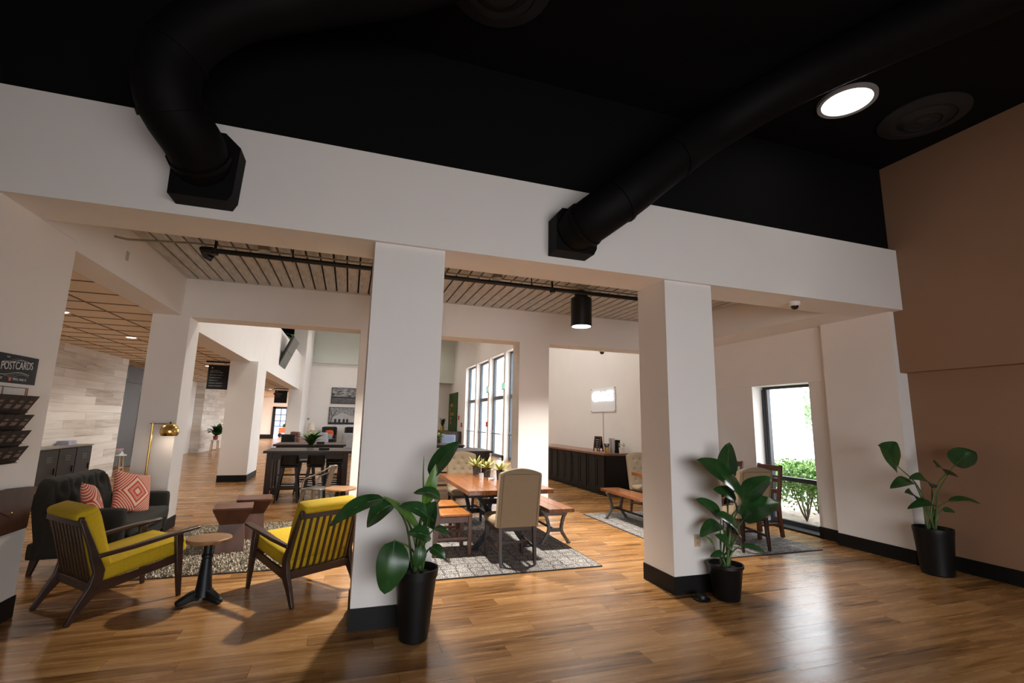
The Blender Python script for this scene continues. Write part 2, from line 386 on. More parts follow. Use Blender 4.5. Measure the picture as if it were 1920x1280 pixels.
# mezzanine opening above the arcade
mz = struct(bx('wall_mezzanine', mat('green_glazing', (.10,.17,.045), .25, var=.5, vs=1.2), -4.6, -4.5, 8.5, 30.6, 3.2, 7.0), 'green lit mezzanine glazing with black frames')
for y in (12, 15, 18, 21, 23.4, 25.8): bx('frame', BLACKM, -4.5, -4.38, y-.12, y+.12, 4.0, 7.0, mz)
bx('frame', BLACKM, -4.5, -4.3, 8.5, 27.5, 6.2, 7.0, mz)
struct(bx('ceiling', BLACKP, -4.6, -2.9, 8.42, 30.6, 7.0, 7.2), 'black mezzanine ceiling')
# window wall
ww = struct(bx('wall_window', PAINT, 6.15, 6.72, 8.42, 31.3, 4.53, 7.0), 'cream wall with tall narrow windows')
def pier(a, b):
    bx('pier', PAINT, 6.15, 6.72, a, b, 0, 4.53, ww); bx('baseboard', BASE, 6.14, 6.15, a, b, 0, .2, ww)
edges = [14.6]
pier(8.42, 14.6)
k = 1
for a in (14.6, 17.05, 19.5, 21.95, 24.4):
    b = a + 2.2
    pier(b, b+.25 if a < 24 else 31.3)
    k += 1
    wn = struct(MB().box(6.36,6.46,a,b,.02,.16).box(6.36,6.46,a,b,4.45,4.53).box(6.36,6.46,a,a+.12,.16,4.45).box(6.36,6.46,b-.12,b,.16,4.45).box(6.32,6.46,a+.12,b-.12,2.56,2.72).build('window_%d' % k, mat('blue_grey_frame', (.06,.085,.11), .4) if k == 2 else bpy.data.materials['blue_grey_frame']), 'tall narrow window in the cream wall of the far hall')
    for z0, z1 in ((.16,2.56),(2.72,4.45)): bx('pane', GL, 6.405, 6.415, a+.12, b-.12, z0, z1, wn)
    MB().tube([(6.36,a+.16,1.02),(6.26,a+.2,1.05),(6.26,b-.2,1.05),(6.36,b-.16,1.02)], .02, 8).build('push_bar', bpy.data.materials['blue_grey_frame'], wn)
    for yy in (a+.2, b-.2): MB().tube([(6.36,yy,1.25),(6.28,yy,1.05)], .015, 6).build('bracket', bpy.data.materials['blue_grey_frame'], wn)

# ---------------------------------------------------------------- outdoors beyond the bay window
gr = bx('ground', mat('mulch_ground', (.42,.34,.27), .9, var=.5, vs=9, bump=.5, bs=30), 7.3, 70, -30, 60, -.25, -.05); struct(gr, 'mulch bed and pale paving outside')
bx('paving', mat('pale_paving', (.75,.75,.74), .8, var=.05), 9.6, 70, -30, 60, -.05, -.03, gr)
o = struct(bx('wall_end', BLACKP, -4.6, -2.9, 30.7, 30.9, 3.2, 7.0), 'mezzanine end with an arched window of self-glowing green')
bx('glazing', emis('green_glow_glazing', (.16,.30,.07), .30), -4.5, -2.95, 30.66, 30.7, 3.4, 6.45, o)  # emission in the colour stands in for light through the glass
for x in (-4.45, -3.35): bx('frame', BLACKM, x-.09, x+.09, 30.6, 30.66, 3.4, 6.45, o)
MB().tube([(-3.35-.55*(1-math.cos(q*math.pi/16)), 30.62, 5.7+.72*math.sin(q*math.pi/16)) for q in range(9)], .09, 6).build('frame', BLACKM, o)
# ---------------------------------------------------------------- materials for furniture
WALNUT = mat('dark_walnut', (.030,.012,.006), .38, var=.45, vs=5, stretch=(1,1,6))
WALNUTY = mat('dark_walnut_arm', (.036,.014,.007), .36, var=.45, vs=5, stretch=(6,1,6))
YELLOW = mat('mustard_wool', (.50,.335,.004), .9, var=.12, vs=60, bump=.25, bs=500)
GREYF = mat('charcoal_grey_felt', (.022,.0215,.017), .95, var=.25, vs=60, bump=.25, bs=500)
IRON = mat('dark_cast_iron', (.02,.022,.025), .45, metal=.7, var=.3, vs=10, bump=.1, bs=60)
IRONL = mat('worn_cast_iron', (.12,.11,.10), .5, metal=.6, var=.4, vs=10, bump=.15, bs=60)
OAKT = mat('oak_table_top', (.30,.155,.065), .42, var=.4, vs=4, stretch=(2,14,2))
BROWNC = mat('reddish_brown_wood', (.11,.038,.016), .38, var=.35, vs=4, stretch=(3,3,1.2))
TABLEW = mat('glossy_chestnut_plank', (.20,.068,.020), .20, var=.5, vs=3, stretch=(9,1,3), spec=.6)
CHAIRW = mat('chestnut_chair_wood', (.09,.028,.010), .33, var=.4, vs=5, stretch=(5,5,1.5))
SEATW = mat('orange_brown_seat_wood', (.36,.13,.030), .28, var=.35, vs=4, stretch=(1.5,9,2))
LINEN = mat('tan_linen', (.27,.205,.13), .92, var=.14, vs=120, bump=.3, bs=600)
BRASS = mat('brushed_brass', (.62,.42,.14), .26, metal=1, var=.2, vs=12, stretch=(1,1,.2))
STEEL = mat('worn_raw_steel', (.42,.40,.36), .32, metal=.9, var=.35, vs=6)
DKWOOD = mat('dark_espresso_wood', (.030,.016,.010), .4, var=.4, vs=4, stretch=(1,8,1))
LEAF = mat('glossy_green_leaf', (.022,.075,.018), .30, var=.45, vs=7, spec=.5)
LEAFB = mat('bright_green_leaf', (.10,.22,.035), .35, var=.35, vs=7, spec=.5)
STEM = mat('green_stem', (.07,.13,.03), .45, var=.3)
SOIL = mat('dark_soil', (.03,.022,.015), .95, var=.4, vs=30, bump=.6, bs=60)
WHITEP = mat('white_plastic', (.75,.74,.72), .4, var=.02)
BLKT = mat('black_sign_board', (.006,.006,.0065), .6, var=.1, spec=.25)
WHT = mat('white_sign_print', (.62,.61,.58), .6, var=.05)
GREYT = mat('grey_sign_print', (.30,.30,.29), .6, var=.05)
LAMPW = emis('lamp_white', (1, .93, .84), 14)

# ---------------------------------------------------------------- front hall fixtures
def arc(pts, n=8):
    """Catmull-Rom through pts"""
    P = [Vector(p) for p in pts]; P = [P[0]*2-P[1]] + P + [P[-1]*2-P[-2]]; out = []
    for i in range(1, len(P)-2):
        for k in range(n):
            t = k/n; a, b, c, d = P[i-1:i+3]
            out.append(.5*((2*b)+(c-a)*t+(2*a-5*b+4*c-d)*t*t+(3*b-a-3*c+d)*t**3))
    return out + [P[-2]]
def duct(label, x0, x1, z0, z1, path, r, skew):
    t = thing('air_duct', label, 'duct', group='black ceiling ducts')
    MB().prism([(x0,z0),(x1,z0),(x1+.03,z0+.06),(x1+.05,z1-.1),(x1-.06,z1),(x0+.06,z1),(x0,z1-.07)], 'y', 3.88, 4.078).build('boot', DUCTP, t)
    MB().tube(arc(path, 5), r, 18).build('duct_body', DUCTP, t)
    p = arc(path, 5)
    for k in (3, 9, 15):
        if k+1 < len(p): d = (p[k+1]-p[k]).normalized()*.02; MB().tube([p[k]-d, p[k]+d], r+.012, 18).build('seam_band', DUCTP, t)
    return t
duct('black round duct dropping onto the beam above the yellow armchairs', -1.37, -.985, 3.19, 3.73, [(-1.18,3.97,3.45),(-1.20,3.75,3.53),(-1.32,3.55,3.72),(-1.30,3.50,4.05),(-1.0,3.5,4.45),(-.45,3.45,4.72),(.4,3.0,4.8),(2.2,1.4,4.8)], .20, 0)
duct('black round duct running up from the beam above the dining table', 1.71, 2.10, 3.18, 3.60, [(1.91,3.95,3.39),(2.02,3.72,3.47),(2.28,3.58,3.68),(2.75,3.5,4.10),(3.25,3.4,4.50),(3.8,2.85,4.80),(4.4,1.6,4.83),(5.0,0,4.83)], .21, 0)
lt = thing('ceiling_lamp', 'round recessed lamp glowing white in the black ceiling', 'ceiling lamp', (4.86,3.29,5.1))
MB().lathe([(.235,0),(.235,-.03),(.275,-.035),(.28,0)], 40, caps=False).build('trim_ring', mat('grey_trim_ring', (.35,.35,.36), .4), lt)
MB().lathe([(.0001,-.012),(.235,-.012),(.235,-.02),(.0001,-.02)], 40).build('lens', emis('lamp_lens', (1,.97,.93), 6), lt)
DIFF = mat('charcoal_diffuser', (.024,.024,.025), .5, var=.1, spec=.3)
def diffuser(label, x, y):
    t = thing('air_diffuser', label, 'air vent', (x,y,5.1), group='round ceiling diffusers')
    for r0, r1, z in ((.42,.30,-.05),(.27,.17,-.07),(.15,.0001,-.08)):
        MB().lathe([(r0,-.002),(r0,-.02),(r1,z),(r1,z+.015)], 40).build('ring', DIFF, t)
diffuser('round black ceiling diffuser beside the glowing lamp', 5.92, 3.2)
diffuser('round black ceiling diffuser at the top edge of the picture', .92, 3.22)
ot = thing('power_outlet', 'beige power outlet low on the pillar behind the potted plant', 'outlet', (3.34,4.12,.48))
OUT = mat('ivory_outlet', (.55,.42,.28), .5)
MB().box(-.036,.036,-.007,0,-.058,.058).build('plate', OUT, ot, bevel=.003)
for z in (-.026,.026): MB().box(-.017,.017,-.010,-.007,z-.014,z+.014).build('socket', mat('socket_face', (.42,.31,.2), .5) if z < 0 else bpy.data.materials['socket_face'], ot, bevel=.003)
def dome_camera(label, loc, s=1):
    t = thing('security_camera', label, 'camera', loc, group='white dome cameras')
    MB().lathe([(.062*s,0),(.062*s,-.035*s),(.05*s,-.05*s),(.045*s,-.05*s)], 20).build('housing', WHITEP, t)
    MB().lathe([(.044*s,-.05*s),(.04*s,-.07*s),(.025*s,-.088*s),(.0001,-.094*s)], 20).build('dome', mat('black_dome', (.01,.01,.012), .1) if 'black_dome' not in bpy.data.materials else bpy.data.materials['black_dome'], t)
dome_camera('white dome camera under the front beam', (5.07,4.3,3.11))
dome_camera('white dome camera under the rear beam above the counter', (4.59,8.2,3.02))
dome_camera('small dome camera on the corridor ceiling by the far sign', (-3.05,19.5,3.04), 1.5)

# pendants over the bay
def pendant(label, x, y, power):
    t = thing('pendant_lamp', label, 'pendant lamp', (x,y,3.04), group='black cylinder pendants')
    MB().lathe([(.158,0),(.158,.43),(.10,.47),(.10,.53),(.05,.54),(.05,.56)], 32).build('cylinder_shade', BLACKM, t)
    MB().lathe([(.0001,-.002),(.14,-.002),(.14,.0),(.0001,.0)], 32).build('lens', LAMPW, t)
    l = bpy.data.lights.new('pendant_beam', 'SPOT'); l.energy = power; l.color = (1,.93,.85); l.spot_size = math.radians(122); l.spot_blend = 1.0; l.shadow_soft_size = .07
    o = bpy.data.objects.new('pendant_beam', l); col.objects.link(o); o.parent = t; o.location = (0,0,-.03)
    return t
pendant('black cylinder pendant glowing over the dining table', 3.24, 6.41, PEND)
pendant('black cylinder pendant hidden behind the front pillar', .62, 6.41, PEND)
# sprinkler pipe, conduit, detectors
t = thing('sprinkler_pipe', 'black sprinkler pipe under the metal plank ceiling', 'pipe')
MB().cyl((-1.62,6.08,3.47),(5.0,6.08,3.47),.030,n=12).build('main_pipe', BLACKM, t)
MB().tube([(-1.62,6.08,3.47),(-1.72,6.08,3.47),(-1.72,6.20,3.44),(-1.66,6.24,3.42)], .04, 10).build('elbow', BLACKM, t)
for x in (-1.6, 2.62): MB().cyl((x,6.08,3.47),(x,6.10,3.59),.016,n=8).cyl((x,6.08,3.42),(x,6.08,3.48),.04,n=10).build('sprinkler_head', BLACKM, t)
for x in (-.78, 2.30): MB().cyl((x,6.08,3.50),(x,6.08,3.6),.008,n=6).tube([(x,6.05,3.44),(x,6.05,3.5),(x,6.11,3.5),(x,6.11,3.44)], .006, 5).build('hanger', BLACKM, t)
t = thing('conduit', 'thin grey conduit running along the metal plank ceiling', 'conduit')
CND = mat('grey_conduit', (.30,.27,.21), .5, metal=.3)
MB().tube([(-2.415,5.75,3.40),(-2.33,5.8,3.40),(-2.12,6.0,3.48),(-1.85,6.20,3.57),(-1.2,6.20,3.57),(2.9,6.20,3.57),(5.0,6.20,3.57)], .0115, 8).build('tubing', CND, t)
for lab, x in (('smoke detector on the plank ceiling above the yellow armchairs', -1.10), ('smoke detector on the plank ceiling above the dining table', 1.80)):
    t = thing('smoke_detector', lab, 'detector', (x,6.12,3.598), group='ceiling smoke detectors')
    MB().box(-.06,.06,-.06,.06,-.05,0).build('junction_box', CND, t, bevel=.004)
    MB().lathe([(.065,-.05),(.07,-.065),(.065,-.085),(.04,-.092),(.0001,-.092)], 20).build('detector_cap', WHITEP, t)
t = thing('switch_plate', 'small grey switch plate high on the white header', 'switch'); t.location = (-2.42,6.08,3.3)
MB().box(0,.006,-.03,.03,-.05,.05).build('plate', mat('grey_plate', (.45,.43,.40), .6), t, bevel=.002)

# ---------------------------------------------------------------- seating group
def armchair(label, x, y, fx, fy):
    t = thing('armchair', label, 'armchair', (x,y,0), math.atan2(-fx, fy), 'mustard armchairs with walnut frames')
    for s in (-1, 1):
        X = .315*s
        MB().sweep([(X,.36,0),(X,.335,.22),(X,.30,.54)], [.030,.042,.05], [.034,.05,.062], (0,1,0)).build('front_leg', WALNUT, t, bevel=.006)
        MB().sweep([(X,-.43,0),(X,-.36,.13),(X,-.285,.24),(X,-.27,.36),(X*.97,-.34,.56),(X*.95,-.42,.76)], [.03,.036,.04,.04,.034,.028], [.036,.06,.09,.075,.05,.034], (0,1,0)).build('rear_leg', WALNUT, t, bevel=.006)
        MB().sweep([(X*1.03,-.30,.475),(X*1.05,-.05,.505),(X*1.06,.2,.545),(X*1.05,.47,.575)], [.035,.055,.075,.055], [.03,.032,.03,.022]).build('armrest', WALNUTY, t, bevel=.008)
        MB().sweep([(X*.96,.33,.33),(X*.96,.0,.27),(X*.96,-.29,.225)], .028, [.065,.06,.08]).build('side_rail', WALNUTY, t, bevel=.004)
    MB().bar((-.30,.35,.32),(.30,.35,.32),.03,.06).build('front_rail', WALNUT, t, bevel=.004)
    MB().bar((-.31,-.29,.235),(.31,-.29,.235),.035,.07).build('rear_rail', WALNUT, t, bevel=.004)
    MB().bar((-.31,-.425,.755),(.31,-.425,.755),.03,.075).build('top_rail', WALNUT, t, bevel=.006)
    for k in range(9):
        xx = -.255 + k*.06375
        MB().bar((xx,-.425,.735),(xx,-.292,.255),.022,.012,up=(0,1,0)).build('slat', WALNUT, t, bevel=.002)
    R = Matrix.Translation((0,.02,.30)) @ Matrix.Rotation(math.radians(9.5), 4, 'X')
    MB().soft(-.285,.285,-.29,.40,0,.135,.035,.012,8,R).build('seat_cushion', YELLOW, t, weld=True)
    R = Matrix.Translation((0,-.235,.34)) @ Matrix.Rotation(math.radians(17), 4, 'X')
    c = MB().soft(-.285,.285,-.05,.085,0,.50,.04,.012,8,R)
    c.build('back_cushion', YELLOW, t, weld=True)
    R = Matrix.Translation((0,-.385,.80)) @ Matrix.Rotation(math.radians(17), 4, 'X')
    MB().soft(-.285,.285,-.075,.085,-.03,.045,.035,.004,8,R).build('head_roll', YELLOW, t, weld=True)
    return t
armchair('mustard armchair facing away, beside the front pillar', -.33, 5.25, -.57, .82)
armchair('mustard armchair at the left, in front of the grey sofa', -1.82, 5.30, .73, .68)

t = thing('side_table', 'small round wooden table on a cast iron pedestal between the armchairs', 'side table', (-1.10,5.10,0))
MB().lathe([(.0001,.50),(.172,.50),(.178,.508),(.178,.525),(.172,.532),(.0001,.532)], 36).build('table_top', OAKT, t)
MB().lathe([(.075,.05),(.062,.12),(.045,.30),(.038,.36),(.046,.37),(.046,.39),(.036,.40),(.034,.50)], 20).build('pedestal', IRON, t)
for a in (205, 325, 85):
    q = math.radians(a); c, s = math.cos(q), math.sin(q)
    MB().sweep([(.03*c,.03*s,.065),(.09*c,.09*s,.06),(.15*c,.15*s,.035),(.20*c,.20*s,.018)], [.06,.07,.075,.05], [.09,.07,.05,.034]).build('foot', IRON, t, bevel=.01)

def hourglass(label, x, y, rz):
    t = thing('hourglass_table', label, 'side table', (x,y,.013), rz, 'angular brown hourglass tables')
    def ring(hw, z): return [(-hw,-hw,z),(hw,-hw,z),(hw,hw,z),(-hw,hw,z)]
    def frus(a, z0, b, z1):
        return MB().add(ring(a,z0)+ring(b,z1), [(0,3,2,1),(4,5,6,7),(0,1,5,4),(1,2,6,5),(2,3,7,6),(3,0,4,7)])
    frus(.150,0,.128,.33).build('base', BROWNC, t, bevel=.003)
    frus(.128,.33,.205,.50).build('flared_top', BROWNC, t, bevel=.003)
    frus(.205,.50,.207,.52).build('top_board', BROWNC, t, bevel=.003)
    return t
hourglass('brown hourglass side table nearest the armchairs', -1.24, 6.78, math.radians(8))
hourglass('brown hourglass side table standing farther back', -1.12, 7.42, math.radians(8))

# sofa: local forward = +Y, turned to face +X
so = thing('sofa', 'dark grey button-tufted two-seat sofa with tapered legs', 'sofa', (-2.53,6.92,0), math.radians(-90))
W = .71
MB().soft(-W+.02,W-.02,-.40,.36,.15,.32,.03,0,6).build('base', GREYF, so, weld=True)
MB().soft(-W+.12,W-.12,-.30,.42,.30,.455,.045,.015,10).build('seat_cushion', GREYF, so, weld=True)
for s in (-1, 1):
    MB().soft(*sorted((s*(W-.13), s*W)),-.34,.38,.16,.62,.045,.005,8).build('arm', GREYF, so, weld=True)
btn = [(u, v) for v, us in ((.80,(-.42,-.14,.14,.42)),(.66,(-.28,0,.28))) for u in us]
def backf(u, v):
    x = -W + 2*W*u; top = .92 - .16*max(0, abs(x)/W-.72)**1.5/.28**1.5
    z = .30 + (top-.30)*v; y = -.20 - .16*v
    d = 0
    for bx_, bz in btn: d += .05*math.exp(-((x-bx_)**2+(z-bz)**2)/.003)
    d += .018*math.exp(-((((x+.14)/.28) % 1.0 - .5)**2)/.004) if v > .55 else 0
    e = max(0, abs(u-.5)*2-.93)/.07; e2 = max(0, v-.93)/.07
    return (x, y + .05 - d - .07*e*e - .07*e2*e2, z)
def backr(u, v):
    p = backf(u, v); return (p[0], -.33-.09*v, p[2])
b = MB().grid(backf, 70, 34)
n0 = len(b.v); b.grid(lambda u, v: backr(1-u, v), 70, 34)
for (ua) in range(70):       # close the top
    b.f.append((ua*35+34, (ua+1)*35+34, n0+(70-ua-1)*35+34, n0+(70-ua)*35+34))
for vv in range(34):
    b.f.append((vv, vv+1, n0+70*35+vv+1, n0+70*35+vv)); b.f.append((70*35+vv+1, 70*35+vv, n0+vv, n0+vv+1))
bo = b.build('backrest', GREYF, so)
for u, v in btn:
    yb = -.20-.16*((v-.3)/.62)
    MB().lathe([(.0001,-.008),(.014,-.006),(.016,0),(.010,.007),(.0001,.009)], 10).build('button', GREYF, bo, loc=(u,yb+.008,v), rot=(math.radians(-90),0,0))
for sx in (-1, 1):
    for sy in (-.34, .30): MB().sweep([(sx*(W-.10),sy,.16),(sx*(W-.07),sy*1.06,0)], [.06,.035], [.06,.035], (0,1,0)).build('leg', WALNUT, so, bevel=.004)
# patterned pillows
def pillow_mat(name, off):
    m, tr, p = nt(name); p.inputs['Roughness'].default_value = .9
    tc = N(tr, 'ShaderNodeTexCoord'); sp = N(tr, 'ShaderNodeSeparateXYZ'); tr.links.new(tc.outputs['Object'], sp.inputs[0])
    def ma(op, a, b=None):
        n = N(tr, 'ShaderNodeMath', operation=op)
        for i, q in enumerate((a, b)):
            if q is None: continue
            if isinstance(q, (int, float)): n.inputs[i].default_value = q
            else: tr.links.new(q, n.inputs[i])
        return n.outputs[0]
    x = ma('ABSOLUTE', ma('ADD', sp.outputs[0], off)); z = ma('ABSOLUTE', sp.outputs[2])
    d = ma('ADD', x, z); e = ma('SUBTRACT', sp.outputs[0], sp.outputs[2]); g = ma('ADD', sp.outputs[0], sp.outputs[2])
    ring = ma('GREATER_THAN', ma('FRACT', ma('MULTIPLY', d, 15.0)), .62)
    tooth = ma('GREATER_THAN', ma('FRACT', ma('MULTIPLY', ma('SUBTRACT', x, z), 45.0)), .45)
    band = ma('GREATER_THAN', ma('FRACT', ma('MULTIPLY', d, 7.5)), .5)
    inner = ma('LESS_THAN', d, .19)
    stripe = ma('GREATER_THAN', ma('FRACT', ma('MULTIPLY', d, 30.0)), .5)
    f = ma('MAXIMUM', ma('MULTIPLY', inner, ma('MAXIMUM', ring, ma('MULTIPLY', tooth, band))), ma('MULTIPLY', ma('SUBTRACT', 1.0, inner), stripe))
    mx = N(tr, 'ShaderNodeMix', data_type='RGBA'); tr.links.new(f, mx.inputs[0])
    mx.inputs[6].default_value = (.72,.50,.38,1); mx.inputs[7].default_value = (.50,.055,.03,1)
    tr.links.new(mx.outputs[2], p.inputs['Base Color'])
    nz = N(tr, 'ShaderNodeTexNoise'); nz.inputs['Scale'].default_value = 400; bp = N(tr, 'ShaderNodeBump'); bp.inputs['Strength'].default_value = .3; bp.inputs['Distance'].default_value = .003
    tr.links.new(tc.outputs['Object'], nz.inputs['Vector']); tr.links.new(nz.outputs['Fac'], bp.inputs['Height']); tr.links.new(bp.outputs[0], p.inputs['Normal']); return m
PIL = pillow_mat('coral_diamond_weave', 0)
def pillow(label, loc, rot, h=.25):
    mb = MB()
    for sg in (-1, 1):
        def fn(u, v):
            a, c = -1+2*u, -1+2*v
            k = 1 - .10*(1-a*a) if abs(c) > .999 else 1
            pin = lambda q, o: q*(1-.09*(1-o*o)*abs(q)**3)
            th = .075*((1-a*a)*(1-c*c))**.42
            return (pin(a,c)*h, sg*th, pin(c,a)*h)
        n0 = len(mb.v); mb.grid(fn if sg < 0 else (lambda u, v: fn(1-u, v)), 24, 24)
    o = mb.build('throw_pillow', PIL, loc=loc, rot=rot, weld=True)
    return tag(o, label, 'pillow', 'coral patterned pillows')
pillow('coral and white diamond pillow standing at the far end of the sofa', (-2.38,7.02,.675), (math.radians(-18),math.radians(14),math.radians(62)))
pillow('coral striped pillow at the near end of the sofa, half hidden', (-2.55,6.50,.655), (math.radians(-20),math.radians(10),math.radians(100)), .21)

t = thing('floor_lamp', 'brass floor lamp with a domed shade behind the sofa', 'floor lamp', (-2.52,7.80,0))
MB().lathe([(.0001,0),(.13,0),(.135,.008),(.13,.02),(.03,.03),(.0001,.03)], 32).build('base', BRASS, t)
MB().cyl((0,0,.02),(0,0,1.48),.0145,n=14).build('pole', BRASS, t)
MB().tube([(-.03,0,1.475),(.2,0,1.475)], .007, 8).build('arm', BRASS, t)
sh = MB().lathe([(.018,.115),(.05,.108),(.085,.085),(.105,.05),(.112,.015),(.108,-.02),(.094,-.05),(.090,-.05),(.103,-.018),(.107,.015),(.10,.048),(.08,.08)], 36, (.205,0,1.365), caps=False).build('lamp_shade', BRASS, t)
MB().lathe([(.0001,.14),(.012,.135),(.014,.115),(.0001,.11)], 12, (.205,0,1.365)).build('finial', BLACKM, sh)
MB().lathe([(.0001,-.036),(.088,-.036),(.088,-.032),(.0001,-.032)], 28, (.205,0,1.365)).build('diffuser', emis('lamp_glow', (1,.86,.74), 5), t)
l = bpy.data.lights.new('lamp_bulb', 'POINT'); l.energy = 1.4; l.color = (1,.8,.6); l.shadow_soft_size = .05
o = bpy.data.objects.new('lamp_bulb', l); col.objects.link(o); o.parent = t; o.location = (.205,0,1.31)
# rugs
def shag():
    m, tr, p = nt('shag_wool'); p.inputs['Roughness'].default_value = .95
    tc = N(tr, 'ShaderNodeTexCoord'); nz = N(tr, 'ShaderNodeTexNoise'); nz.inputs['Scale'].default_value = 45; nz.inputs['Detail'].default_value = 2
    tr.links.new(tc.outputs['Object'], nz.inputs['Vector'])
    rp = N(tr, 'ShaderNodeValToRGB'); e = rp.color_ramp.elements; e[0].position = .38; e[0].color = (.15,.115,.08,1); e[1].position = .62; e[1].color = (.76,.68,.54,1)
    tr.links.new(nz.outputs['Fac'], rp.inputs[0]); tr.links.new(rp.outputs[0], p.inputs['Base Color']); return m
SH = shag()
rg = thing('shag_rug', 'mottled beige shag rug under the hourglass tables', 'rug', (-1.27,7.08,0))
bx('backing', mat('rug_backing', (.05,.04,.03), .9), -.80,.80,-1.2,1.24,.001,.012, rg)
mb = MB()
for k in range(17000):
    x = random.uniform(-.79,.79); y = random.uniform(-1.2,1.24); a = random.uniform(0,6.283); L = random.uniform(.012,.028); q = .006
    dx, dy = math.cos(a), math.sin(a); lx = random.gauss(0,.012); ly = random.gauss(0,.012)
    mb.add([(x-dx*q,y-dy*q,.01),(x+dx*q,y+dy*q,.01),(x+lx+dx*q*.7,y+ly+dy*q*.7,.012+L),(x+lx-dx*q*.7,y+ly-dy*q*.7,.012+L)], [(0,1,2,3)])
o = mb.build('pile', SH, rg, smooth=False); o['kind'] = 'stuff'
def rug_mat():
    m, tr, p = nt('grey_medallion_rug'); p.inputs['Roughness'].default_value = .95
    tc = N(tr, 'ShaderNodeTexCoord'); vo = N(tr, 'ShaderNodeTexVoronoi', feature='DISTANCE_TO_EDGE'); vo.inputs['Scale'].default_value = 6.5; vo.inputs['Randomness'].default_value = .25
    v2 = N(tr, 'ShaderNodeTexVoronoi', feature='F1'); v2.inputs['Scale'].default_value = 6.5; v2.inputs['Randomness'].default_value = .25
    nz = N(tr, 'ShaderNodeTexNoise'); nz.inputs['Scale'].default_value = 30
    for q in (vo, v2, nz): tr.links.new(tc.outputs['Object'], q.inputs['Vector'])
    def ma(op, a, b=None):
        n = N(tr, 'ShaderNodeMath', operation=op)
        for i, q in enumerate((a, b)):
            if q is None: continue
            if isinstance(q, (int, float)): n.inputs[i].default_value = q
            else: tr.links.new(q, n.inputs[i])
        return n.outputs[0]
    r = ma('SINE', ma('MULTIPLY', v2.outputs['Distance'], 40.0))
    e = ma('LESS_THAN', vo.outputs['Distance'], .05)
    f = ma('ADD', ma('MULTIPLY', r, .22), ma('MULTIPLY', nz.outputs['Fac'], .9)); f = ma('SUBTRACT', f, ma('MULTIPLY', e, .35))
    rp = N(tr, 'ShaderNodeValToRGB'); el = rp.color_ramp.elements; el[0].position = .2; el[0].color = (.055,.05,.05,1); el[1].position = .7; el[1].color = (.36,.34,.31,1)
    tr.links.new(f, rp.inputs[0]); tr.links.new(rp.outputs[0], p.inputs['Base Color']); return m
RUG = rug_mat()
def flat_rug(label, x0, x1, y0, y1):
    t = thing('area_rug', label, 'rug', ((x0+x1)/2,(y0+y1)/2,0), group='grey medallion rugs')
    a, b = (x1-x0)/2, (y1-y0)/2
    bx('field', RUG, -a+.01,a-.01,-b+.01,b-.01,.001,.010, t)
    MB().box(-a,a,-b,-b+.01,.001,.011).box(-a,a,b-.01,b,.001,.011).box(-a,-a+.01,-b+.01,b-.01,.001,.011).box(a-.01,a,-b+.01,b-.01,.001,.011).build('bound_edge', mat('rug_binding', (.03,.03,.035), .9) if 'rug_binding' not in bpy.data.materials else bpy.data.materials['rug_binding'], t)
flat_rug('grey medallion rug under the dining table with the planters', .62, 2.84, 5.12, 8.3)
flat_rug('grey medallion rug under the dining table by the window', 4.06, 6.07, 5.02, 8.0)
